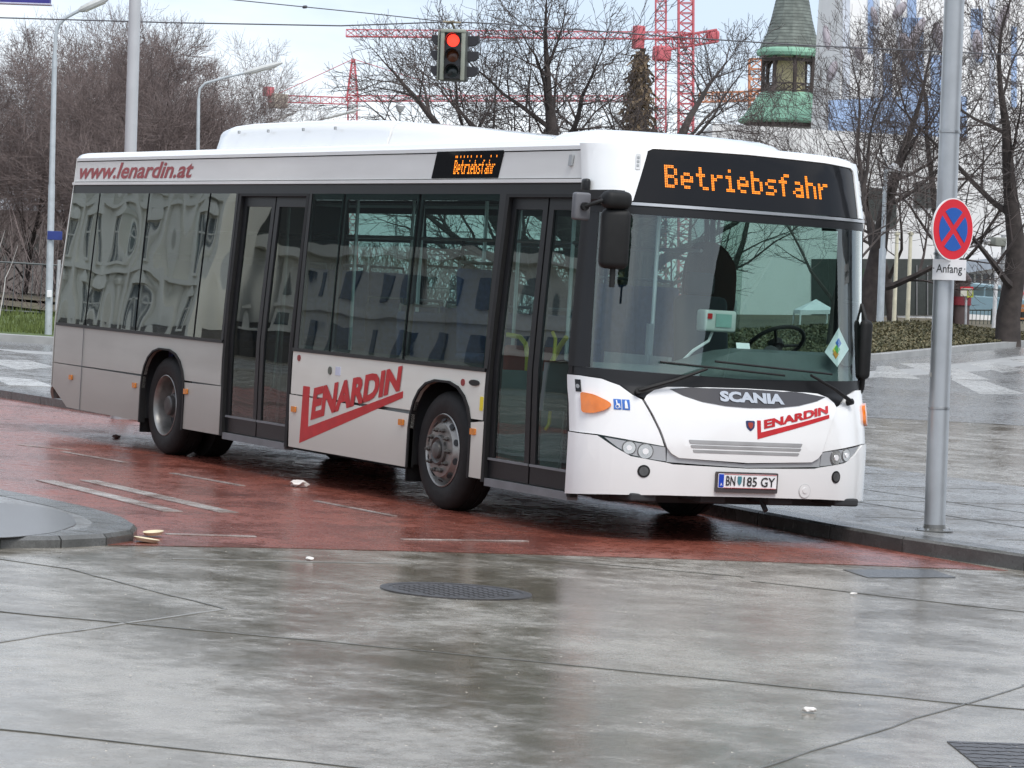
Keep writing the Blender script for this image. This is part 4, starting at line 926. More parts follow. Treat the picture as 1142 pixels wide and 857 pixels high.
# spruce
def spruce(P,H,label):
    r=root('spruce_tree',P,label,'tree',M=plumb()); rn=random.Random(9); mb=MB(); mb.tube([(0,0,0),(0,0,H)],[.22,.03],8); mb.local('trunk',M_bark,r)
    mb=MB()
    for i in range(150):
        h=H*(.16+.84*(i/150)); R0=(H-h)*.20+.25; az=i*2.399+rn.random()*.5
        d=Vector((math.cos(az),math.sin(az),-.25-.2*rn.random())); L_=R0*rn.uniform(.7,1.15)
        for k in range(int(10+L_*14)):
            s=(k+rn.random())/(10+L_*14); c=Vector((0,0,h))+d*L_*s+Vector((rn.gauss(0,.05),rn.gauss(0,.05),rn.gauss(0,.05)))
            w_=.10+.14*(1-s); e=Vector((rn.gauss(0,1),rn.gauss(0,1),-1.2)).normalized()*w_*1.6; f=Vector((rn.gauss(0,1),rn.gauss(0,1),rn.gauss(0,.3))).normalized()*w_*.45
            mb.add([c-f,c+f,c+e+f*.3,c+e-f*.3],[(0,1,2,3)])
    mb.local('crown',mat('spruce_needles',(.16,.115,.07),.9,0,.5,1.5),r,0)
spruce(base(706,345,88),8.6,'narrow brownish spruce standing behind the many-stemmed bare tree')
# ---------------------------------------------------------------- verge, kerbs, hedge
M_grass=mat('verge_grass',(.07,.10,.025),.95,0,.4,3,bump=.5); 
def terr_poly(pts,z0,z1,name,m,dz=None):
    mb=MB(); mb.slab([tuple(p[:2]) for p in pts],z0,z1,lambda q:TZ(*uvz((q[0],q[1],0)))); return finish(mb.build(name,m,None,0),kind='structure')
UL=[(-14.5,69.5),(-9,69),(-2,70.5),(5,76),(10,84),(13.5,92),(17,99),(22,106),(30,113)]       # far kerb line in u,v
def strip_uv(line,d0,d1,z0,z1,name,m,kind='structure'):
    mb=MB(); V=[]
    sub=[]
    for i in range(len(line)-1):
        for k in range(6): a=np.array(line[i]);b=np.array(line[i+1]); sub.append(a+(b-a)*k/6)
    sub.append(np.array(line[-1])); 
    for i,p in enumerate(sub):
        a=sub[max(i-1,0)];b=sub[min(i+1,len(sub)-1)]; t=(b-a)/np.linalg.norm(b-a); n=np.array([-t[1],t[0]])
        for d,z in ((d0,None),(d0,z0),(d1,z1),(d1,None)):
            q=p+n*d; V.append(xyz(q[0],q[1],TZ(*q)+(z if z is not None else -.1)))
    m_=len(sub); F=[(i*4+k,(i+1)*4+k,(i+1)*4+k+1,i*4+k+1) for i in range(m_-1) for k in range(3)]
    mb.add(V,F); return finish(mb.build(name,m,None,30),kind=kind)
M_pkerb=mat('pale_kerb',(.33,.33,.32),.5,0,.15,2)
strip_uv(UL,0,.35,.16,.17,'far_kerb',M_pkerb)
strip_uv(UL[:3],.35,40,.15,.8,'verge',M_grass)
strip_uv(UL[2:],.35,30,.15,.8,'planted_bank',mat('bank_soil',(.10,.085,.055),.95,0,.3,2))
strip_uv([(p[0],p[1]-6.2) for p in UL],-1.8,.0,.012,.012,'far_gutter_band',M_pkerb)
# ground cover: many small leaves over a sloping bank
rn=random.Random(5); mb=MB(); 
for i in range(48000):
    s=rn.random()**.9; k=2+s*(len(UL)-3); j=int(k); fr=k-j
    if j>=len(UL)-1: continue
    a=np.array(UL[j]);b=np.array(UL[j+1]); p=a+(b-a)*fr; t=(b-a)/np.linalg.norm(b-a); n=np.array([-t[1],t[0]]); d=.4+rn.random()**1.4*4.5; q=p+n*d
    u=q[0]; hh=(.08+.60*min(1,d/3.2))*(1 if u<13 else max(.25,1-(u-13)/6.0))
    z=TZ(*q)+.10+rn.random()**.4*hh
    c=Vector(xyz(q[0],q[1],z)); e=Vector((rn.gauss(0,1),rn.gauss(0,1),rn.gauss(0,1))).normalized()*.045; f=e.orthogonal().normalized()*.035
    f.rotate(Matrix.Rotation(rn.random()*6,3,e.normalized())); mb.add([c-e,c+f,c+e,c-f],[(0,1,2,3)])
M_hedge,N_,L_,b_=nodes('ground_cover_leaf')
oi=N_.new('ShaderNodeTexCoord'); nn=N_.new('ShaderNodeTexNoise'); nn.inputs['Scale'].default_value=9; nn.inputs['Detail'].default_value=4; L_.new(oi.outputs['Object'],nn.inputs[0])
cr_=N_.new('ShaderNodeValToRGB'); e=cr_.color_ramp; e.elements[0].position=.38; e.elements[0].color=(.05,.055,.022,1); e.elements[1].position=.66; e.elements[1].color=(.20,.165,.085,1); L_.new(nn.outputs['Fac'],cr_.inputs[0]); L_.new(cr_.outputs[0],b_.inputs['Base Color']); b_.inputs['Roughness'].default_value=.6
finish(mb.build('ground_cover',M_hedge,None,0),'olive-brown leafy ground cover on the bank beyond the far kerb','ground cover',kind='stuff')
mb=MB()
for i in range(9000):
    u=rn.uniform(-15,-1); v=71+rn.random()**1.5*16; z=TZ(u,v)+.12+(v-69)*.016
    c=Vector(xyz(u,v,z)); h=rn.uniform(.10,.26); mb.add([c,c+Vector((HR[0]*.03,HR[1]*.03,0)),c+Vector((rn.gauss(0,.05),rn.gauss(0,.05),h))],[(0,1,2)])
finish(mb.build('grass',mat('grass_blade',(.10,.13,.035),.9,0,.4,1),None,0),'short winter grass on the verge at the left','grass',kind='stuff')
mb=MB()
for i in range(5000):
    u=rn.uniform(-16,3); v=84+rn.random()*30; c=Vector(xyz(u,v,.3+rn.random()**1.2*2.3)); h=rn.uniform(.3,1.0); dx=rn.gauss(0,.25); mb.tube([c,c+Vector((dx*.5,dx*.4,h*.5)),c+Vector((dx,dx,h))],[.014,.011,.006],3,False)
finish(mb.build('undergrowth',M_twigr,None,0),'reddish leafless thicket under the trees on the left','undergrowth',kind='stuff')
# ---------------------------------------------------------------- poles and lamps
M_galv=mat('galvanised_steel',(.42,.44,.46),.38,.55,.10,5,dirt=((.25,.25,.24),.3,(3,3,.6))); M_lampg=mat('lamp_grey',(.50,.54,.56),.5,.2,.1)
# near mast with the no-stopping sign
pb=G(1042,592,.12); mast=root('sign_mast',(pb[0],pb[1],.12),'thick galvanised steel mast on the platform carrying the round no-stopping sign','sign mast',M=plumb())
mb=MB(); mb.lathe([(.083,0),(.083,.9),(.081,.92),(.078,4.2),(.075,8.5)],n=40); mb.local('pole',M_galv,mast)
mb=MB(); mb.lathe([(.15,.0),(.15,.006),(.09,.02),(.084,.05)],n=32); mb.local('foot_ring',M_kerb,mast)
mb=MB()
for h in (.95,2.15,2.45,3.1): mb.lathe([(.0835,h),(.087,h+.002),(.087,h+.018),(.0835,h+.02)],n=40)
mb.local('clamp_band',mat('band_steel',(.36,.37,.38),.3,.8),mast)
mb=MB()
for k in range(6): a=k*PI/3; mb.lathe([(.012,.005),(.012,.02),(0,.022)],Matrix.Translation((.125*math.cos(a),.125*math.sin(a),0)),6)
mb.local('anchor_bolt',M_galv,mast,0)
mb=MB(); q=[]
for h0,h1,a0,a1 in ((1.48,1.56,3.6,4.5),(1.2,1.235,4.2,4.75)):
    n=6; V=[(.0835*math.cos(a0+(a1-a0)*i/n),.0835*math.sin(a0+(a1-a0)*i/n),h) for h in (h0,h1) for i in range(n+1)]; mb.add(V,[(i,i+1,n+2+i,n+1+i) for i in range(n)])
mb.local('faded_sticker',mat('sticker_faded',(.52,.52,.48),.6,0,.3,30),mast,0)
def on_plane(px,py,P,n):
    d=ray(px,py); n=np.array(n); return CP+d*(((np.array(P)-CP)@n)/(d@n))
# sign faces traffic: turned about 45 degrees off the view line
vd=-HF; th=R(42); rt=np.array([HR[0],HR[1],0]); 
nd=np.array([vd[0]*math.cos(th)-vd[1]*math.sin(th),vd[0]*math.sin(th)+vd[1]*math.cos(th),0])
def sign_frame(c,nd,tw=0.):
    z=Vector(PL); n=Vector(nd).normalized(); x=z.cross(n).normalized(); n=x.cross(z).normalized(); return Matrix(((x.x,z.x,n.x,c[0]),(x.y,z.y,n.y,c[1]),(x.z,z.z,n.z,c[2]),(0,0,0,1)))
Cs=at(1062.5,256,uvz(pb)[1]-.12)
Ms=sign_frame(Cs,nd)
rs=mat('sign_red',(.62,.015,.03),.35,0,.04,3); bs=mat('sign_blue',(.012,.09,.38),.35,0,.04,3); ws=mat('sign_white',(.78,.78,.78),.35); gb=mat('sign_back',(.25,.26,.27),.5,.4)
def wmb(): return MB()
def placed(mb,M): mb.v=[tuple(M@Vector(p)) for p in mb.v]; return mb
mb=MB(); mb.lathe([(.24,-.012),(.243,0),(.243,.003),(0,.003)],n=56); sg=placed(mb,Ms).build('no_stopping_sign',ws,mast)
mb=MB(); mb.lathe([(.233,.002),(.233,.0055),(0,.0055)],n=56); placed(mb,Ms).build('sign_face',rs,sg)
for q in range(4):
    a0,a1=q*PI/2+R(45)+.0,q*PI/2+R(135); ri=.168; g=.024
    pts=[]
    for a in np.linspace(a0+math.asin(g/ri),a1-math.asin(g/ri),12): pts.append((ri*math.cos(a),ri*math.sin(a)))
    am=(a0+a1)/2; pts.append((g*1.414*math.cos(am),g*1.414*math.sin(am)))
    mb=MB(); mb.slab(pts,.006,.0085); placed(mb,Ms).build('blue_quarter',bs,sg,0)
Cp=Cs-np.array(PL)*.315+np.array([HR[0],HR[1],0])*-.015
Mp=sign_frame(Cp,vd*.93+rt*-.35)
mb=MB(); mb.rbox((0,0,0),(.265,.160,.004),.002); pl=placed(mb,Mp).build('supplementary_plate',ws,mast,0)
mb=MB()
V,F_=text_mesh('Anfang',.006,0,1.); mb.add([Mp@Vector(((a-.5)*.205,(b-.5)*.085,.0045)) for a,b in V],F_)
for sx in (-.122,.122): mb.add([Mp@Vector((sx+dx,dy+.01,.0045)) for dx,dy in ((-.004,-.004),(.004,-.004),(.004,.004),(-.004,.004))],[(0,1,2,3)])
mb.build('plate_lettering',mat('sign_black',(.03,.03,.03),.4),pl,0)
mb=MB()
for dz in (-.30,.0): 
    c=Vector(Cs)+Vector(PL)*dz; mb.bar(c-Vector(nd)*.02,Vector((pb[0],pb[1],0))+PL*(c.z/PL.z)-Vector((0,0,0)),.03,.04)
mb.build('bracket',gb,mast,0)
# tall mast behind the bus tail
P=base(146,300,37); 
t=root('catenary_mast',P,'thick pale grey mast rising straight up behind the bus tail','mast',M=plumb()); mb=MB(); mb.lathe([(.075,0),(.072,3.),(.066,9)],n=28); mb.local('pole',mat('pole_grey',(.48,.49,.50),.5,.1,.06,3),t); mb=MB(); mb.lathe([(.14,0),(.14,.3),(.08,.34)],n=20); mb.local('sleeve',M_galv,t)
def lamp(px,pyb,v,ptop,arm_pts,head,label,group,wd=.07,sign=None):
    Pb=base(px,pyb,v); v=uvz(Pb)[1]; r=root('street_lamp',Pb,label,'street lamp',group)
    A=[at(*q,v) for q in arm_pts]
    mb=MB(); mb.tube([Vector(Pb),Vector(Pb)+(Vector(A[0])-Vector(Pb))*.55],[wd,wd*.9],12); mb.tube([Vector(Pb)+(Vector(A[0])-Vector(Pb))*.55,Vector(A[0])],[wd*.8,wd*.65],12); mb.build('pole',M_lampg,r)
    mb=MB(); mb.tube(A,wd*.5,8); mb.build('arm',M_lampg,r)
    h0,h1=Vector(at(*head[0],v)),Vector(at(*head[1],v)); mb=MB(); n=6
    mb.tube([h0,h0.lerp(h1,.1),h0.lerp(h1,.4),h0.lerp(h1,.85),h1],[wd*.5,wd*.9,wd*1.1,wd*.95,wd*.4],8); hd=mb.build('lamp_head',mat('lamp_head_pale',(.55,.56,.54),.45),r)
    b=MB(); d=(h1-h0); b.tube([h0+d*.2-Vector((0,0,wd*.65)),h0+d*.85-Vector((0,0,wd*.65))],wd*.6,8); b.build('lens',mat('lamp_lens',(.65,.63,.55),.2),hd)
    return r,v
GLP='curved-arm street lamps'
r1,v1=lamp(55,358,71,25,[(61,62),(62,40),(65,28),(73,20),(90,11)],[(88,12),(122,-3)],'tall curved-arm street lamp with a blue name plate, leftmost in the photo',GLP,.085)
c=at(62,263,v1); mb=MB(); mb.rbox((0,0,0),(.34,.20,.02),.01); o=placed(mb,sign_frame(c-HF*.12,vd)).build('name_plate',mat('plate_navy',(.02,.04,.20),.4),r1,0)
flat_text('plate_lettering','Seiden 96',c-HF*.135,HR,np.array(PL),.27,.07,stw,o,.002,.0) if False else None
c=at(56,420*0+328,v1); mb=MB(); mb.rbox((0,0,0),(.11,.16,.02),.01); placed(mb,sign_frame(c-HF*.13,vd)).build('sticker',stw,r1,0)
lamp(221,345,62,92,[(221.5,110),(223,99),(229,93),(250,87),(275,81)],[(272,82),(315,70)],'curved-arm street lamp standing between the mast and the roof pod',GLP,.05)
lamp(268,345,140,128,[(269,150),(272,145),(280,141),(296,137)],[(296,137),(331,125)],'distant curved-arm lamp peeping over the roof pod, left of its twin',GLP,.06)
lamp(322,345,140,128,[(323,150),(328,144),(338,140),(355,135)],[(355,134),(402,122)],'distant curved-arm lamp whose arm crosses the red crane tower',GLP,.06)
P=base(440,345,95); t=root('post_lamp',P,'small white-headed post lamp showing above the bus roof','street lamp',M=plumb()); hh=(at(440,124,95)[2]-P[2]); mb=MB(); mb.lathe([(.04,0),(.03,hh)],n=10); mb.local('pole',M_lampg,t); mb=MB(); mb.lathe([(.03,hh-.05),(.10,hh+.03),(.16,hh+.16),(.13,hh+.22),(0,hh+.24)],n=16); mb.local('lamp_head',ws,t)
P=base(983,345,98); t=root('dome_lamp',P,'slim grey lamp post with a white half-dome head beside the bus front','street lamp',M=plumb()); hh=at(985,190,uvz(P)[1])[2]-P[2]; mb=MB(); mb.lathe([(.12,0),(.11,hh*.55),(.075,hh*.56),(.06,hh)],n=16); mb.tube([(0,0,hh),(0,0,hh+.45)],.02,6); mb.local('pole',M_lampg,t)
mb=MB(); 
M_=Matrix.Translation(Vector((HR[0]*.26,HR[1]*.26,hh-.05))); mb.lathe([(0,0),(.20,.0),(.23,.03),(.22,.12),(.16,.22),(.08,.27),(0,.28)],M_,20); mb.local('lamp_head',ws,t)
mb=MB(); mb.tube([(0,0,hh+.02),(HR[0]*.26,HR[1]*.26,hh+.02)],.03,8); mb.local('arm',M_lampg,t)
# hanging traffic light and its wires
Vt=50.; ct=at(505,62,Vt)
wire=mat('wire_steel',(.09,.09,.10),.6)
def cable(name,pts,v,r,label,sag=.0):
    P=[Vector(at(*p,v)) for p in pts]; mb=MB(); mb.tube(P,r,6); o=mb.build(name,wire,None,60); return finish(o,label,'wire')
cable('span_wire',[(-300,11),(0,20),(190,25.5),(380,29),(450,26.5),(503,24.5),(560,27),(640,33),(760,42),(900,51),(1142,62),(1500,78)],Vt,.012,'dark span wire crossing the sky that holds up the traffic signal')
cable('stay_wire',[(150,-12),(270,1),(340,8),(420,16),(497,24.5)],Vt+.02,.009,'thinner wire slanting down from the top edge to the traffic signal')
mb=MB(); mb.rbox(at(340,8,Vt),(.12,.05,.05),.02); finish(mb.build('wire_insulator',wire,None),'small dark insulator on the slanting stay wire','insulator')
tl=root('traffic_light',ct+np.array(PL)*0,'four-sided grey traffic signal showing red, hanging from the span wire','traffic light')
Mt=sign_frame(ct,vd*.995+rt*-.09); s_=.79/55*1.0      # metres per pixel here
W_,H_=.30,.80
tg=mat('signal_olive',(.27,.29,.24),.5,0,.1,4); tk=mat('signal_black',(.02,.02,.022),.4)
mb=MB(); mb.rbox((0,0,-.17),(W_+.16,H_,.30),.03); placed(mb,Mt).build('core_housing',mat('signal_dark',(.06,.065,.06),.5),tl)
mb=MB(); mb.rbox((-.165,0,.02),(.065,H_,.10),.015); mb.rbox((.165,0,.02),(.065,H_,.10),.015); mb.rbox((0,.385,.02),(.40,.06,.12),.015); mb.rbox((-.24,0,-.10),(.03,H_,.12),.01); placed(mb,Mt).build('housing_frame',tg,tl)
for k,(m) in enumerate((emit('signal_red',(1.,.035,.02),1.8),mat('signal_amber_off',(.10,.03,.01),.2),mat('signal_green_off',(.01,.02,.02),.2))):
    y=.235-k*.245; mb=MB(); mb.lathe([(.098,-.01),(.098,.02),(.05,.035),(0,.04)],Matrix.Translation((0,y,.0)),28); placed(mb,Mt).build('signal_lens',m,tl)
    # visor: open half tube
    mb=MB(); n=14; V=[];
    for rr in (.112,.118):
        for zz,cut in ((0,.0),(.20,.0)):
            for i in range(n+1):
                a=R(-20)+R(220)*i/n; V.append((rr*math.cos(a),y+rr*math.sin(a),zz*(1 if zz==0 else (.55+.45*math.sin(max(0,a)) if a>0 else .5))))
    m_=n+1; F=[]
    for i in range(n): F+=[(i,i+1,m_+i+1,m_+i),(2*m_+i,3*m_+i,3*m_+i+1,2*m_+i+1),(m_+i,m_+i+1,3*m_+i+1,3*m_+i),(i,2*m_+i,2*m_+i+1,i+1)]
    mb.add(V,F); placed(mb,Mt).build('visor',tk,tl,40)
    for sx in (-1,1):
        x0=sx*(.23); mb=MB(); L_v=.13 if sx<0 else .17; 
        # side-facing signal head seen in profile
        Q=[(x0,y+.085),(x0+sx*L_v,y+.085),(x0+sx*L_v,y+.0),(x0+sx*L_v*.6,y-.06),(x0,y-.07)]
        if sx<0: Q=Q[::-1]
        n_=5; mb.add([(p[0],p[1],-.06) for p in Q]+[(p[0],p[1],-.27) for p in Q],[tuple(range(n_))[::-1],tuple(range(n_,2*n_))]+[(i,(i+1)%n_,n_+(i+1)%n_,n_+i) for i in range(n_)])
        placed(mb,Mt).build('side_visor',mat('visor_grey',(.02,.02,.025),.6),tl,0)
mb=MB(); mb.rbox((0,0,.0),(W_,H_-.05,.03),.01); placed(mb,Mt).build('backboard',tk,tl,0)
mb=MB(); top=Vector(Mt@Vector((0,.41,-.1))); wz=Vector(at(503,25,Vt)); mb.tube([top,top.lerp(wz,.5)+Vector((.03,0,0)),wz],.02,6); mb.rbox(wz,(.2,.05,.05),.02); mb.tube([wz+Vector(HR)*-.13,wz+Vector(HR)*.16],.018,6); mb.build('hanger',mat('hanger_bronze',(.20,.17,.12),.5,.4),tl)
# sign box hanging in from the top left
c=at(18,-10,28.); sb=root('station_sign',c,'underside edge of a blue-violet hanging sign in the top left corner','sign'); mb=MB(); mb.rbox((0,0,0),(.62,.22,.10),.01); placed(mb,sign_frame(c,vd)).build('sign_box',mat('sign_violet',(.05,.045,.26),.4),sb)
mb=MB(); mb.rbox((0,0,0),(.64,.015,.12),.004); placed(mb,sign_frame(c-np.array(PL)*.115,vd)).build('sign_trim',mat('trim_pale',(.5,.5,.6),.4),sb)
mb=MB(); mb.tube([c+np.array([0,0,.1]),c+np.array([0,0,1.5])],.025,8); mb.build('hanger_rod',M_galv,sb)
# ---------------------------------------------------------------- cranes
M_cr=mat('crane_red_hazed',(.55,.13,.15),.6); M_co=mat('crane_orange',(.62,.27,.14),.5); M_cw=mat('counterweight',(.45,.40,.33),.8)  # crane red paled to stand in for distance haze
def truss(mb,a,b,w,n,r,up=Vector((0,0,1)),tri=False,w2=None):
    a,b=Vector(a),Vector(b); d=(b-a).normalized(); x=d.cross(up).normalized(); y=x.cross(d).normalized()
    w2=w if w2 is None else w2
    co=[(-1,-1),(1,-1),(1,1),(-1,1)] if not tri else [(-1,0),(1,0),(0,1.6)]
    def pt(k,c): s=k/n; ww=w+(w2-w)*s; return a+(b-a)*s+x*c[0]*ww/2+y*c[1]*ww/2
    for c in co: mb.bar(pt(0,c),pt(n,c),r)
    for k in range(n):
        for i in range(len(co)): 
            c0,c1=co[i],co[(i+1)%len(co)]; mb.bar(pt(k,c0),pt(k+1,c1) if k%2 else pt(k+1,c0).lerp(pt(k+1,c1),1),r*.6); mb.bar(pt(k+1,c0),pt(k+1,c1),r*.5)
def A(px,py,v): return Vector(at(px,py,v))
GC='tower cranes over the roofs'
def crane(v,mast_px,base_py,jy,peak,tip,tail,label,m,mw=1.3,jw=1.2,cab=True,tie=True,nm=18,nj=26,r=.16):
    mx,my=mast_px; b=A(mx,base_py,v); b.z=0; r_=root('tower_crane',b,label,'crane',GC)
    mb=MB(); truss(mb,b,A(mx,my,v),mw,nm,r,Vector(HF)); mb.build('mast',m,r_,0)
    mb=MB(); truss(mb,A(mx,my,v),A(*tip,v),jw,nj,r*.85,tri=True); mb.build('jib',m,r_,0)
    if tail: 
        mb=MB(); truss(mb,A(mx,my,v),A(*tail,v),jw,8,r*.7); mb.build('counter_jib',m,r_,0); q=A(*tail,v); mb=MB(); mb.rbox(q-Vector((0,0,.3))+ (A(mx,my,v)-q)*.12,(2.2,2.,1.9),.1); mb.build('counterweight',M_cw,r_)
        mb=MB(); mb.rbox(q+Vector((0,0,.9)),(1.2,1.2,1.3),.1); mb.build('winch_house',m,r_)
    if peak:
        mb=MB(); truss(mb,A(mx,my,v),A(mx+1,peak,v),mw*1.3,7,r,Vector(HF),w2=.3); mb.build('tower_head',m,r_,0)
        if tie: 
            mb=MB(); q=A(mx+1,peak,v); mb.tube([q,A(*tip,v)*.45+A(mx,my,v)*.55],.05,4); 
            if tail: mb.tube([q,A(*tail,v)],.05,4)
            mb.build('tie_rod',m,r_,0)
    if cab: mb=MB(); q=A(mx+1,my-1,v); mb.rbox(q-Vector(HF)*1.0-Vector((0,0,1.2)),(.9,.9,1.3),.1); mb.build('cab',mat('cab_white',(.7,.7,.7),.4),r_)
    return r_
crane(420,(393,113),340,112,66,(720,113),(299,110),'red tower crane with a pointed head above the rear roof pod',M_cr,1.2,.9)
def crane2():
    v=430; mx=765; b=A(mx,345,v); b.z=0; r_=root('tower_crane',b,'tall red lattice crane behind the many-stemmed tree, its jib reaching left past the signal','crane',GC)
    mb=MB(); truss(mb,b,A(765,-30,v),2.0,34,.26,Vector(HF)); mb.build('mast',M_cr,r_,0)
    mb=MB(); truss(mb,A(765,44,v),A(386,41,v),1.2,34,.15,tri=True); mb.build('jib',M_cr,r_,0)
    mb=MB(); mb.rbox(A(712,42,v),(1.4,1.4,3.2),.2); mb.build('winch_house',M_cr,r_); mb=MB(); mb.rbox(A(795,40,v),(1.6,1.6,1.6),.5); mb.build('counterweight',M_cr,r_)
    mb=MB(); truss(mb,A(740,50,v),A(800,40,v),1.6,6,.22); mb.build('slewing_platform',M_cr,r_,0)
crane2()
def crane3():
    v=460; b=A(737,345,v); b.z=0; r_=root('tower_crane',b,'slimmer red crane mast just left of the tallest crane mast','crane',GC)
    mb=MB(); truss(mb,b,A(737,-20,v),1.5,34,.2,Vector(HF)); mb.build('mast',M_cr,r_,0)
    mb=MB(); mb.rbox(A(738,60,v),(2.2,2.2,2.2),.3); mb.build('cab',M_cr,r_)
crane3()
def crane4():
    v=480; b=A(843,345,v); b.z=0; r_=root('tower_crane',b,'pale orange crane mast left of the green tower','crane',GC)
    mb=MB(); truss(mb,b,A(843,66,v),2.0,26,.28,Vector(HF)); mb.build('mast',M_co,r_,0); mb=MB(); truss(mb,A(852,107,v),A(780,109,v),1.4,10,.22); mb.build('jib',M_co,r_,0)
crane4()
# ---------------------------------------------------------------- green tower
M_cop=mat('copper_patina',(.22,.42,.30),.7,0,.25,1.2,bump=.2); M_shin=mat('dark_shingle',(.15,.17,.15),.7,0,.35,2.5,bump=.4); M_och=mat('ochre_plaster',(.62,.54,.32),.8,0,.12,1); M_wood=mat('dark_timber',(.06,.045,.04),.8)
Vk=170.; mpp=Vk/F_PX
def tz_(py,px=880): return at(px,py,Vk)[2]
K0=at(890,60,Vk); K0[2]=0
tw=root('roof_tower',K0,'old tower with green copper eaves and a dark shingled bell roof behind the bare trees','tower',M=plumb())
def hz(py): return tz_(py)
def loft(mb,secs,n=8,rot=PI/8):
    mb.lathe([(r,h) for r,h in secs],Matrix.Rotation(rot,4,'Z'),n); return mb
mb=MB(); loft(mb,[(35*mpp,hz(57)),(33*mpp,hz(50)),(27.5*mpp,hz(38)),(23*mpp,hz(22)),(18.5*mpp,hz(0)),(13*mpp,hz(-40)),(4*mpp,hz(-110))],12,0)
sh=mb.local('upper_roof',M_shin,tw,25)
mb=MB(); loft(mb,[(34*mpp,hz(64)),(37*mpp,hz(63.5)),(38*mpp,hz(60)),(37*mpp,hz(57)),(34*mpp,hz(54.5))],12,0); mb.local('eave',M_cop,tw,25)
mb=MB(); 
for i in range(26):
    h=hz(54-i*3.7); rr=np.interp(54-i*3.7,[-40,0,22,38,50,57],[13,18.5,23,27.5,33,35])*mpp*1.002; mb.lathe([(rr,h),(rr*1.006,h+.01),(rr,h+.03)],n=12,caps=False)
mb.local('shingle_course',mat('shingle_edge',(.10,.115,.10),.8),tw,0)
mb=MB(); loft(mb,[(17*mpp,hz(104)),(17*mpp,hz(62))],8); mb.local('lantern_wall',M_och,tw,25)
mb=MB(); 
for k in range(8):
    a=2*PI*k/8+.39; mb.box((30*mpp*math.cos(a),30*mpp*math.sin(a),(hz(104)+hz(64))/2),(.16,.16,hz(64)-hz(104))); mb.bar((30*mpp*math.cos(a),30*mpp*math.sin(a),hz(78)),(24*mpp*math.cos(a),24*mpp*math.sin(a),hz(66)),.1)
    a2=a+2*PI/8; p=Vector((30*mpp*math.cos(a),30*mpp*math.sin(a),0)); q=Vector((30*mpp*math.cos(a2),30*mpp*math.sin(a2),0))
    z0,z1=Vector((0,0,hz(102.5))),Vector((0,0,hz(94.5))); mb.bar(p+z0,q+z0,.07); mb.bar(p+z1,q+z1,.08); m_=p.lerp(q,.5)
    for s0,s1 in ((p,m_),(m_,q)): mb.bar(s0+z0,s1+z1,.05); mb.bar(s0+z1,s1+z0,.05)
    mb.bar(m_+z0,m_+z1,.05)
    zz=Vector((0,0,hz(68))); mb.bar(p+zz,q+zz,.18)
mb.local('gallery',M_wood,tw,0)
mb=MB(); loft(mb,[(54*mpp,hz(139)),(57*mpp,hz(137)),(57*mpp,hz(135)),(50*mpp,hz(129)),(43*mpp,hz(118)),(37*mpp,hz(109)),(33*mpp,hz(104)),(0,hz(103))],8,0); mb.local('lower_roof',M_cop,tw,25)
mb=MB(); loft(mb,[(40*mpp,0),(40*mpp,hz(141))],8,0); mb.local('shaft',mat('tower_plaster',(.50,.49,.45),.85,0,.08,.6),tw,25)
mb=MB(); loft(mb,[(50*mpp,hz(143)),(51*mpp,hz(139.5))],8,0); mb.local('soffit',M_wood,tw,25)
# ---------------------------------------------------------------- white buildings, right
M_wh=mat('white_render',(.84,.83,.81),.85,0,.05,.4,dirt=((.45,.45,.46),.18,(.4,.4,.1))); M_dg=mat('dark_shopfront',(.05,.055,.05),.35); M_bp=mat('mural_blue',(.30,.40,.58),.7,0,.2,.4); M_lp=mat('mural_pale',(.52,.55,.60),.7,0,.15,.5)
def bld(name,v,px0,px1,py0,depth,label,cat='building',m=M_wh):
    a=at(px0,300,v); b=at(px1,300,v); z1=at((px0+px1)/2,py0,v)[2]; c=(a+b)/2; c[2]=0
    r=root(name,c,label,cat); ang=math.atan2(HR[1],HR[0]); W=np.linalg.norm((b-a)[:2])
    f=(a+b)/2+HF*depth/2; mb=MB(); mb.box((f[0],f[1],z1/2-1),(W,depth,z1+2),rz=ang); mb.build('wall',m,r,0)
    return r,v
def pane(r,v,q,m,name,proud=.06,dep=.12,nm=None):
    P=[Vector(at(*p,v-proud)) for p in q]; d=Vector(HF)*dep; mb=MB(); n=len(P)
    mb.add(P+[p+d for p in P],[tuple(range(n)),tuple(range(n,2*n))[::-1]]+[(i,n+i,n+(i+1)%n,(i+1)%n) for i in range(n)]); return mb.build(name,m,r,0)
def prect(x0,y0,x1,y1): return [(x0,y1),(x1,y1),(x1,y0),(x0,y0)]
# low white block with dark recessed ground floor
r,v=bld('white_shop_building',132,785,1250,151,14,'long white low building with dark recessed shopfront behind the hedge bank')
pane(r,v,prect(905,289,1041,352),M_dg,'shopfront',.05); 
for x in (985,1022,1034): pane(r,v,prect(x,296,x+1.2,352),mat('mullion_grey',(.2,.2,.2),.5),'mullion',.12,.06)
pane(r,v,prect(960,300,978,330),mat('shop_green',(.03,.06,.03),.6),'shop_display',.09,.04)
pane(r,v,prect(1048,236,1052,352),mat('downpipe_grey',(.4,.4,.4),.5),'downpipe',.12,.1)
pane(r,v,prect(1050,212,1062,236),M_dg,'window'); pane(r,v,prect(985,226,1000,254),M_dg,'window'); pane(r,v,prect(965,210,984,246),M_dg,'window'); pane(r,v,prect(1019,204,1040,232),M_dg,'window')
pane(r,v,prect(905,218,932,246),M_dg,'window')
pane(r,v,[(1076,305),(1113,299),(1113,288),(1076,291)],mat('awning_grey',(.33,.37,.42),.6),'awning',.9,.8)
pane(r,v,prect(1079,306,1112,345),mat('shop_window',(.14,.15,.16),.2),'shop_window',.06)
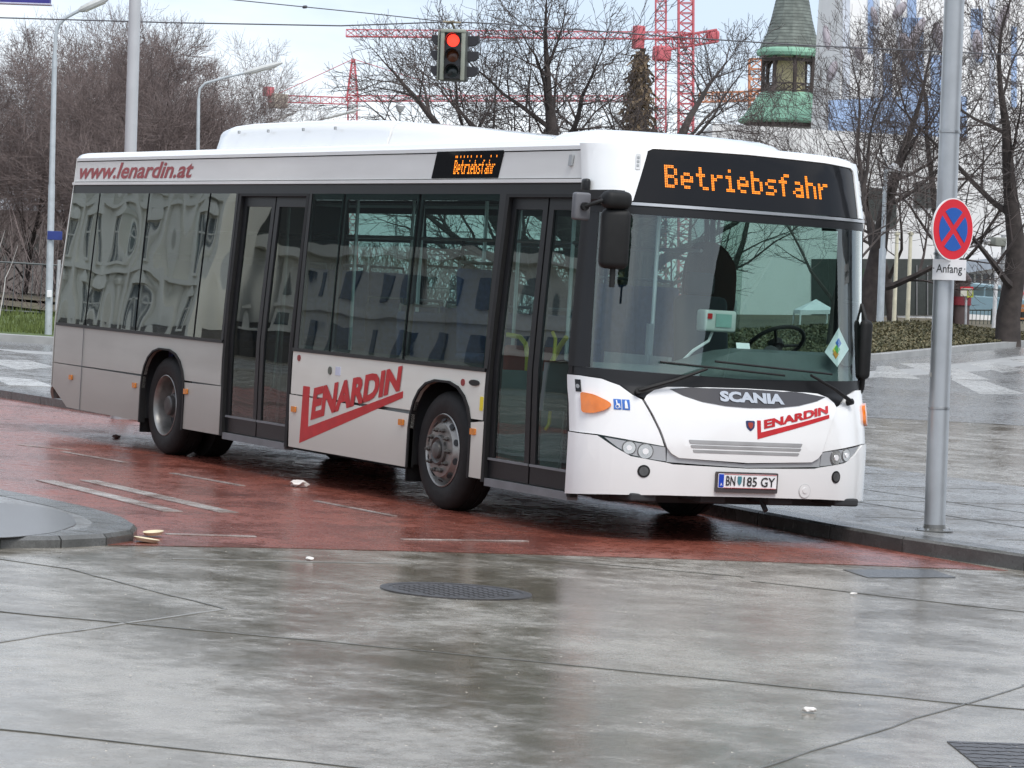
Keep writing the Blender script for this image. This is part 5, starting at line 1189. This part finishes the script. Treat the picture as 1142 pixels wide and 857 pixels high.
for x in (1086,1094,1103): pane(r,v,prect(x,306,x+2.2,345),mat('window_frame_pale',(.55,.55,.52),.5),'window_frame',.10,.06)
pane(r,v,prect(1117,283,1190,301),mat('fascia_white',(.75,.75,.77),.5),'fascia_board',.5,.3)
pane(r,v,prect(1118,302,1190,345),mat('shop_grey',(.40,.38,.38),.6),'shopfront',.05)
fa=pane(r,v,prect(1119,289,1127,290.6),rs,'fascia_stripe',.55,.04); fa=pane(r,v,prect(1119,292.5,1127,294),rs,'fascia_stripe',.55,.04)
flat_text('shop_lettering','R',at(1135,293,v-.56),HR,np.array(PL),.30,.36,mat('letter_violet',(.12,.06,.22),.5),r,.0,.02)
# taller building behind with blue and white painted facade
r,v=bld('painted_building',150,924,1300,-60,14,'tall pale building with blue painted patches and dark leaf-like wall reliefs')
pane(r,v,[(924,165),(1078,165),(1078,108),(1060,106),(924,112)],M_bp,'painted_band',.05,.05)
for i,(x0,y0,x1,y1) in enumerate([(968,-20,974,60),(1006,20,1030,112),(1012,-10,1022,30),(1088,10,1096,70),(1083,10,1090,44),(985,60,995,108),(1038,62,1052,108),(1128,30,1134,120)]): pane(r,v,prect(x0,y0,x1,y1),M_bp,'painted_stripe',.06,.05)
for x0,y0,x1,y1 in [(940,0,948,108),(975,0,981,108),(1000,-10,1004,60),(1060,0,1066,100),(1104,0,1110,140)]: pane(r,v,prect(x0,y0,x1,y1),M_lp,'painted_stripe',.07,.05)
for x,y,w_,h_,a in [(1012,52,9,22,.5),(1022,38,8,26,-.4),(1046,40,8,20,.2),(1090,50,8,22,.1),(1003,12,7,15,-.6),(975,18,5,14,.3),(922,42,6,18,.2),(928,80,7,16,-.3),(1062,70,7,22,.3),(1118,22,8,24,-.3),(958,60,6,12,.5)]:
    c=at(x,y,v-.3); k=v/F_PX; blob('leaf_relief',c,(1,1,1),mat('relief_dark',(.30,.27,.29),.7,0,.4,.8),r,Matrix(((HR[0],0,HF[0],0),(HR[1],0,HF[1],0),(0,1,0,0),(0,0,0,1)))@Matrix.Rotation(a,4,'Z')@Matrix.Diagonal((w_*k*.75,h_*k*.8,.25,1)),2)
# flagpoles, railing, car, small signs
def pole(name,px,py0,py1,v,w_,m,label,cat,group=None):
    P=base(px,py1,v); v=uvz(P)[1]; h=at(px,py0,v)[2]-P[2]; t=root(name,P,label,cat,group,plumb()); mb=MB(); mb.lathe([(w_,0),(w_*.75,h)],n=12); mb.local('shaft',m,t); mb=MB(); mb.lathe([(w_*1.2,h),(w_*1.3,h+.06),(0,h+.14)],n=12); mb.local('finial',m,t); return t
M_cream=mat('flagpole_cream',(.70,.66,.50),.5)
pole('flagpole',998,262,350,114,.085,M_cream,'cream flagpole before the dark shopfront, the left one of two','flagpole','cream flagpoles')
pole('flagpole',1013,262,352,112,.085,M_cream,'cream flagpole before the dark shopfront, the right one of two','flagpole','cream flagpoles')
def railing(px0,px1,py0,py1,v,label):
    a=np.array(uvz(at(px0,350,v)));b=np.array(uvz(at(px1,350,v+4))); r=root('railing',xyz(*a),label,'railing'); m=mat('railing_green',(.03,.045,.04),.5); n=34
    def T(k,h): q=a+(b-a)*k; P=xyz(*q); zt=at(px0+(px1-px0)*k,py1,q[1])[2]; return Vector((P[0],P[1],zt+h))
    h=(py1-py0)*v/F_PX; mb=MB(); mb.tube([T(0,h),T(1,h)],.03,6); mb.tube([T(0,.1),T(1,.1)],.02,6); mb.build('rail',m,r,0)
    mb=MB()
    for k in range(n): mb.tube([T(k/(n-1),-.3),T(k/(n-1),h)],.016,4)
    mb.build('bars',m,r,0); 
    mb=MB()
    for k in (0,.33,.66,1): mb.tube([T(k,-.6),T(k,h+.06)],.035,6)
    mb.build('post',m,r,0)
railing(1058,1200,346,371,118,'dark green bar railing on the bank left of the parked car')
# car
def car(px,py,v,label):
    P=base(px,py,v); v=uvz(P)[1]; zt=at(px,359,v)[2]; P[2]=zt; ang=math.atan2(HR[1],HR[0]); r=root('parked_car',P,label,'car',M=Matrix.Rotation(ang,4,'Z')); s=1.0
    m=mat('car_paint_blue',(.22,.33,.38),.25,.2,.03,2,.8)
    def sect(pts,y,name,mm,par):
        mb=MB(); n=len(pts); V=[]
        for yy,sc in ((-y,.0),(-y+.12,0.06),(y-.12,.06),(y,.0)): V+=[(p[0],yy,p[1]+sc*(1 if p[1]>.5 else 0)) for p in pts]
        F=[tuple(range(n))]+[(j*n+i,(j+1)*n+i,(j+1)*n+(i+1)%n,j*n+(i+1)%n) for j in range(3) for i in range(n)]+[tuple(3*n+i for i in range(n))[::-1]]
        mb.add(V,F); return mb.local(name,mm,par,40)
    body=round_poly([(-2.1,.25),(2.1,.25),(2.15,.62),(1.9,.85),(1.0,.95),(-2.0,.98),(-2.15,.7)],.15); sect(body,.86,'body',m,r)
    cab=round_poly([(-1.95,.93),(1.15,.90),(.35,1.42),(-1.2,1.48),(-1.75,1.38)],.15); sect(cab,.76,'cabin',m,r)
    for pts in ([(-1.5,1.0),(-.45,1.0),(-.45,1.36),(-1.35,1.36)],[(-.38,1.0),(.85,1.0),(.25,1.34),(-.38,1.36)]):
        mb=MB(); mb.add([(p[0],-.775,p[1]) for p in pts]+[(p[0],-.765,p[1]) for p in pts],[(0,1,2,3),(7,6,5,4)]+[(i,4+i,4+(i+1)%4,(i+1)%4) for i in range(4)]); mb.local('window',mat('car_glass',(.10,.14,.15),.08),r,0)
    for x in (-1.35,1.3):
        for y in (-.78,.78): mb=MB(); mb.lathe([(.1,-.09),(.28,-.1),(.32,-.07),(.32,.07),(.28,.1),(.1,.09)],Matrix.Translation((x,y,.32))@Matrix.Rotation(R(90),4,'X'),20); mb.local('wheel',tyr,r)
    mb=MB(); mb.rbox((2.08,0,.68),(.12,1.4,.12),.03); mb.local('headlight',stw,r)
    mb=MB(); mb.rbox((.75,-.92,1.02),(.12,.16,.12),.04); mb.local('mirror',m,r)
car(1105,350,126,'light blue-grey parked car half hidden behind the dark railing')
pl_=mat('post_grey',(.45,.46,.47),.5)
P=base(1121,345,104); v=uvz(P)[1]; t=root('camera_post',P,'grey post holding a boxy traffic camera near the right edge','camera post'); mb=MB(); mb.tube([Vector(P),A(1119,262,v)],.075,12); mb.build('post',pl_,t); mb=MB(); mb.rbox(A(1112,270,v),(.45,.45,.30),.04); mb.build('camera_housing',mat('housing_olive',(.30,.31,.27),.5),t); mb=MB(); mb.rbox(A(1101,270,v),(.2,.2,.16),.04); mb.build('hood',ws,t)
P=base(1110,345,106); v=uvz(P)[1]; t=root('white_post',P,'plain white post left of the camera post','post'); mb=MB(); mb.tube([Vector(P)-Vector((0,0,.5)),A(1112,290,v)],.07,12); mb.build('shaft',ws,t); mb=MB(); mb.rbox(A(1112,288.5,v),(.18,.18,.08),.02); mb.build('cap',ws,t)
def board(name,px,py,v,w_,h_,m,label,cat,text=None,tm=None,leg=True):
    P=base(px,py+30,v); v=uvz(P)[1]; c=at(px,py,v); t=root(name,P,label,cat); mb=MB(); mb.rbox((0,0,0),(w_,h_,.06),.015); b=placed(mb,sign_frame(c,vd)).build('panel',m,t,0)
    if leg: mb=MB(); q=c.copy(); mb.tube([Vector(P),Vector(c)+Vector(HF)*.06],.04,8); mb.build('post',pl_,t)
    if text: flat_text('sign_lettering',text,c-HF*.04,HR,np.array(PL),w_*.8,h_*.7,tm,b,.002,.03)
    return t,b
board('promotion_sign',1131,312,108,.75,.27,mat('promo_red',(.62,.04,.05),.5),'small red sign reading NEU beside the tree at the right','sign','NEU',ws)
t,b=board('poster_board',1128,329,109,.75,.72,mat('poster_pale',(.62,.45,.44),.6),'pale pink poster board with red blobs under the NEU sign','poster')
for x,y,s in ((1122,326,.10),(1131,332,.14),(1124,335,.08),(1137,327,.16)): blob('poster_spot',at(x,y,108.4),(s,s,s),rs,b,None,2)
t,b=board('small_sign',1078,326,108,.42,.30,mat('sign_cream',(.72,.70,.60),.5),'little red, white and yellow-green sign beside the no-stopping mast','sign')
pane(t,uvz(b.data.vertices[0].co)[1],prect(1071,320,1085.5,324),rs,'red_strip',.06,.03); pane(t,uvz(b.data.vertices[0].co)[1],prect(1078.5,324,1085.5,332),mat('sign_lime',(.45,.50,.04),.5),'lime_field',.06,.03)
P=base(1073,340,110); t=root('dark_column',P,'dark grey-brown column behind the no-stopping mast','column',M=plumb()); mb=MB(); mb.lathe([(.30,0),(.30,2.0),(.34,2.05),(.34,2.12),(.2,2.3),(0,2.35)],n=20); mb.local('shaft',mat('column_brown',(.10,.07,.065),.6),t); mb=MB(); mb.lathe([(.345,1.2),(.345,1.5)],n=20); mb.local('red_band',mat('column_red',(.25,.03,.04),.6),t)
# bench
P=base(1130,345,100); v=uvz(P)[1]; t=root('wooden_bench',P,'orange-brown wooden bench seen over the railing at the right edge','bench'); c0=A(1114,341,v);c1=A(1160,342,v)
for k in range(2): mb=MB(); mb.bar(c0-Vector((0,0,k*.13)),c1-Vector((0,0,k*.13)),.05,.11); mb.build('backrest_slat',mat('bench_orange',(.42,.17,.05),.5),t,0)
mb=MB(); mb.bar(c0-Vector((0,0,.4))-Vector(HF)*.3,c1-Vector((0,0,.4))-Vector(HF)*.3,.4,.05); mb.build('seat',mat('bench_orange',(.42,.17,.05),.5),t,0)
for k in (.15,.85): mb=MB(); q=c0.lerp(c1,k); mb.tube([q,q-Vector((0,0,.95))],.03,8); mb.build('leg',M_dg,t)
# white tent seen through the screen, and a kiosk of windows behind it
P=base(914,350,92); v=uvz(P)[1]; t=root('white_tent',P,'small white peaked tent seen through the windscreen','tent'); k=v/F_PX; pk_=A(914,334,v); cs=[A(893,346,v),A(931,346,v)]; d=Vector(HF)*1.1; mb=MB(); mb.add([pk_+d,cs[0],cs[1],cs[1]+d*2,cs[0]+d*2],[(0,1,2),(0,2,3),(0,3,4),(0,4,1)]); mb.add([p-Vector((0,0,.12)) for p in (cs[0],cs[1],cs[1]+d*2,cs[0]+d*2)]+[cs[0],cs[1],cs[1]+d*2,cs[0]+d*2],[(0,1,5,4),(1,2,6,5),(2,3,7,6),(3,0,4,7)]); mb.build('canopy',ws,t,0)
for c_ in (cs[0],cs[1],cs[1]+d*2,cs[0]+d*2): mb=MB(); mb.tube([c_,c_-Vector((0,0,2.0))],.03,6); mb.build('leg',ws,t)
# ---------------------------------------------------------------- fence and bits under the left trees
def fence():
    r=root('park_fence',xyz(-11,82),'low dark railing at the edge of the park under the left trees','fence'); m=mat('fence_grey',(.10,.11,.11),.6)
    mb=MB()
    a=Vector(xyz(-17,84,1.75));b=Vector(xyz(6,86,1.75)); mb.tube([a,b],.025,5); mb.tube([a-Vector((0,0,1.3)),b-Vector((0,0,1.3))],.025,5); mb.build('rail',m,r,0)
    mb=MB(); 
    for k in range(95): p=a.lerp(b,k/94); mb.tube([p-Vector((0,0,1.5)),p+Vector((0,0,.08))],.011,4)
    mb.build('bars',m,r,0)
    for k in range(6): p=a.lerp(b,k/5.); mb=MB(); mb.tube([p-Vector((0,0,1.8)),p+Vector((0,0,.15))],.05,8); mb.build('post',pl_,r,0)
fence()
# row of houses closing the view beyond the left trees
r,v=bld('park_wall_building',185,-160,300,238,10,'dim brown-grey building glimpsed through the left trees',m=mat('brown_plaster',(.16,.14,.13),.9,0,.2,.3))
for i in range(12): pane(r,v,prect(-150+i*36,262,-136+i*36,290),M_dg,'window')
# ---------------------------------------------------------------- litter
lw=mat('litter_white',(.72,.68,.64),.6); 
def crumple(name,px,py,s,m,label,seed,flat=.4):
    P=G(px,py,.006); rn=random.Random(seed); bm=bmesh.new(); bmesh.ops.create_icosphere(bm,subdivisions=2,radius=1)
    for v_ in bm.verts: v_.co*=rn.uniform(.55,1.15)
    bm.verts.index_update(); mb=MB(); mb.add([(v_.co.x*s,v_.co.y*s*.7,max(v_.co.z,-.6)*s*flat+s*flat*.6) for v_ in bm.verts],[[v_.index for v_ in f.verts] for f in bm.faces]); bm.free()
    o=mb.local(name,m,None,0); o.matrix_basis=Matrix.Translation(Vector(P))@Matrix.Rotation(seed,4,'Z'); return finish(o,label,'litter')
crumple('crumpled_paper',333,543,.11,lw,'crumpled white paper on the red lane in front of the middle door',2,.35)
crumple('crumpled_paper',130,489,.07,mat('litter_brown',(.12,.06,.05),.7),'small dark reddish scrap lying on the lane behind the rear wheel',3)
crumple('crumpled_paper',903,794,.035,lw,'small white scrap on the concrete at lower right',4)
crumple('crumpled_paper',1085,625,.03,lw,'tiny white scrap on the red strip by the kerb at the right',5,1.)
crumple('crumpled_paper',345,624,.045,lw,'small white scrap below the island beside the lane edge',6,.25)
crumple('crumpled_paper',952,663,.03,lw,'tiny white scrap on the concrete near the repair patch',7,.3)
for i,(px,py,rx) in enumerate(((163,605,.085),(171,599,.07))):
    P=G(px,py,.004); mb=MB(); mb.lathe([(0,.004),(rx*.6,.004),(rx*.75,.012),(rx,.028),(rx*1.02,.026),(rx*.78,.004),(0,.001)],n=24)
    o=mb.local('paper_plate',mat('plate_cream',(.66,.58,.40),.6),None,40); o.matrix_basis=Matrix.Translation(Vector(P)+Vector((0,0,.01*i)))@Matrix.Rotation(.12*(1 if i else -1),4,'X'); finish(o,['cream paper plate lying at the tip of the kerbed island','smaller cream plate tucked behind the other at the island tip'][i],'litter')
rn=random.Random(8); mb=MB()
for i in range(420):
    px,py=rn.uniform(-20,1160),rn.uniform(500,857)**1.0; P=G(px,py,.011)
    if P[0]<.9 and P[1]>2.2: continue
    s=rn.uniform(.003,.009); a=rn.random()*6; mb.add([(P[0]+s*math.cos(a+k*PI/2)*(1.5 if k%2 else .7),P[1]+s*math.sin(a+k*PI/2),P[2]+(k%2)*.002) for k in range(4)],[(0,1,2,3)])
finish(mb.build('grit',mat('grit_pale',(.42,.38,.32),.8,0,.5,40),None,0),'pale specks of grit and leaf crumbs on the wet ground','grit',kind='stuff')
# ---------------------------------------------------------------- the house front opposite, mirrored in the bus windows
def opposite():
    M_st=mat('opposite_stucco',(.74,.73,.67),.85,0,.08,.3); M_ba=mat('opposite_base',(.14,.13,.12),.85,0,.12,.3); M_gl=mat('opposite_glass',(.10,.12,.13),.15)
    x0,x1,y=-210.,-108.,-42.
    r=root('ornate_house',((x0+x1)/2,y,0),'long ornate pale stucco house front mirrored in the bus windows','building')
    mb=MB(); mb.box(((x0+x1)/2,y-6,10.6),(x1-x0,12,11.4)); mb.build('upper_wall',M_st,r,0)
    mb=MB(); mb.box(((x0+x1)/2,y-6,2.4),(x1-x0+.4,12.4,4.9)); mb.build('base_wall',M_ba,r,0)
    mb=MB()
    for z,h,p in ((3.85,.35,.45),(8.1,.3,.35),(12.1,.25,.3),(16.2,.7,.9)): mb.box(((x0+x1)/2,y+p/2,z),(x1-x0+p,p,h))
    mb.build('cornice',M_st,r,0)
    mb=MB(); mb.add([(x0,y,16.5),(x1,y,16.5),(x1-2,y-4,19.5),(x0+2,y-4,19.5)],[(0,1,2,3)]); mb.add([(x0+2,y-4,19.5),(x1-2,y-4,19.5),(x1-2,y-12,19.5),(x0+2,y-12,19.5)],[(0,1,2,3)]); mb.build('roof',mat('opposite_roof',(.10,.09,.09),.8),r,0)
    n=17; st=(x1-x0)/n; W=MB(); P_=MB(); S=MB(); A_=MB()
    for i in range(n):
        xc=x0+(i+.5)*st
        for z,h,w_ in ((5.9,2.5,1.5),(10.0,2.4,1.4),(13.9,2.0,1.3)):
            W=MB(); S=MB(); W.box((xc,y+.02,z),(w_,.06,h)); 
            for sx in (-1,1): S.box((xc+sx*(w_/2+.16),y+.12,z),(.26,.24,h+.4))
            S.box((xc,y+.16,z+h/2+.22),(w_+.8,.36,.26)); S.box((xc,y+.14,z-h/2-.14),(w_+.6,.3,.18)); S.box((xc,y+.07,z),(.09,.06,h)); S.box((xc,y+.07,z+.4),(w_,.06,.09))
            S.add([(xc-w_/2-.4,y+.3,z+h/2+.35),(xc+w_/2+.4,y+.3,z+h/2+.35),(xc,y+.3,z+h/2+.95),(xc-w_/2-.4,y,z+h/2+.35),(xc+w_/2+.4,y,z+h/2+.35),(xc,y,z+h/2+.95)],[(0,1,2),(0,2,5,3),(2,1,4,5)]); wo=W.build('window',M_gl,r,0); S.build('window_surround',M_st,wo,0)
        A_=MB(); A_.lathe([(1.15,0),(1.15,.2),(0,.2)],Matrix.Translation((xc,y+.3,2.0))@Matrix.Rotation(R(90),4,'X'),20); A_.box((xc,y+.2,1.0),(2.3,.2,2.0)); A_.build('arched_opening',M_gl,r,0)
        P_=MB(); P_.box((xc+st/2,y+.2,10),(.7,.4,12.)); P_.build('pilaster',M_st,r,0)
opposite()

# ---------------------------------------------------------------- dark hall and red block added behind the photographer to shape the windscreen reflection
def hall():
    m=mat('hall_steel',(.10,.11,.12),.5,.2); gl=mat('hall_glass',(.08,.10,.11),.1)
    c=Vector((36,37,0)); ang=math.atan2(37,38)+PI/2; r=root('added_hall',c,'unseen dark arched steel and glass hall added to darken the windscreen reflection','building',M=Matrix.Rotation(ang,4,'Z'))
    P=[(-17+34*k/24,9.0*math.sin(PI*k/24)**.6+3) for k in range(25)]
    mb=MB(); n=25; mb.v=[(x,y,z) for y in (0,14) for x,z in P]+[(x,y,-1) for y in (0,14) for x,z in P]
    mb.f=[(i,i+1,n+i+1,n+i) for i in range(n-1)]; mb.local('roof',m,r,40)
    mb=MB(); mb.v=[(x,0.3,z-.1) for x,z in P]+[(x,.3,-1) for x,z in P]; mb.f=[(i,i+1,n+i+1,n+i) for i in range(n-1)]; mb.local('glass_front',gl,r,0)
    mb=MB()
    for k in range(0,25,2): mb.box((P[k][0],.1,P[k][1]/2),(.3,.4,P[k][1]))
    for z in (3,6,9): mb.box((0,.1,z),(30 if z<9 else 20,.3,.25))
    mb.local('mullion',m,r,0); mb=MB(); mb.tube([(x,-.1,z) for x,z in P],.45,8); mb.local('arch_rib',mat('rib_pale',(.4,.42,.43),.5),r)
    r=root('added_kiosk',(44,15,0),'unseen dark red block added to redden the low windscreen reflection','added_kiosk'); mb=MB(); mb.rbox((44,15,1.7),(5,6,3.4),.1); mb.build('wall',mat('reflection_red',(.20,.03,.03),.6),r); mb=MB(); mb.rbox((44,15,3.5),(6,7,.3),.1); mb.build('roof',m,r)
hall()

def opposite_low():
    r=root('added_roof_house',(-70,-44,0),'lower stucco house with a tall dark roof added to dim reflections in the middle windows','building'); m=MATS['opposite_stucco']
    mb=MB(); mb.box((-72,-50,7.2),(70,12,6.4)); mb.build('wall',m,r,0); mb=MB(); mb.box((-72,-50,1.8),(70.4,12.4,4.2)); mb.build('base_wall',MATS['opposite_base'],r,0)
    mb=MB(); mb.add([(-108,-43.4,10.4),(-36,-43.4,10.4),(-36,-47,26),(-108,-47,26),(-108,-60,26),(-36,-60,26)],[(0,1,2,3),(3,2,5,4)]); mb.build('roof',mat('reflection_dark',(.05,.055,.055),.7),r,0)  # tall dark roof added so the middle windows reflect less brightness
    for i in range(22):
        for z,w_,h in ((5.4,1.2,1.7),(8.5,1.1,1.6),(1.8,1.5,2.6)): mb=MB(); mb.box((-105+i*3.1,-43.95,z),(w_,.2,h)); mb.build('window',MATS['opposite_glass'],r,0)
    mb=MB(); mb.box((-72,-43.8,10.3),(72,.8,.5)); mb.box((-72,-43.9,7.0),(71,.4,.25)); mb.box((-72,-43.9,3.9),(71,.5,.35)); mb.build('cornice',m,r,0)
opposite_low()
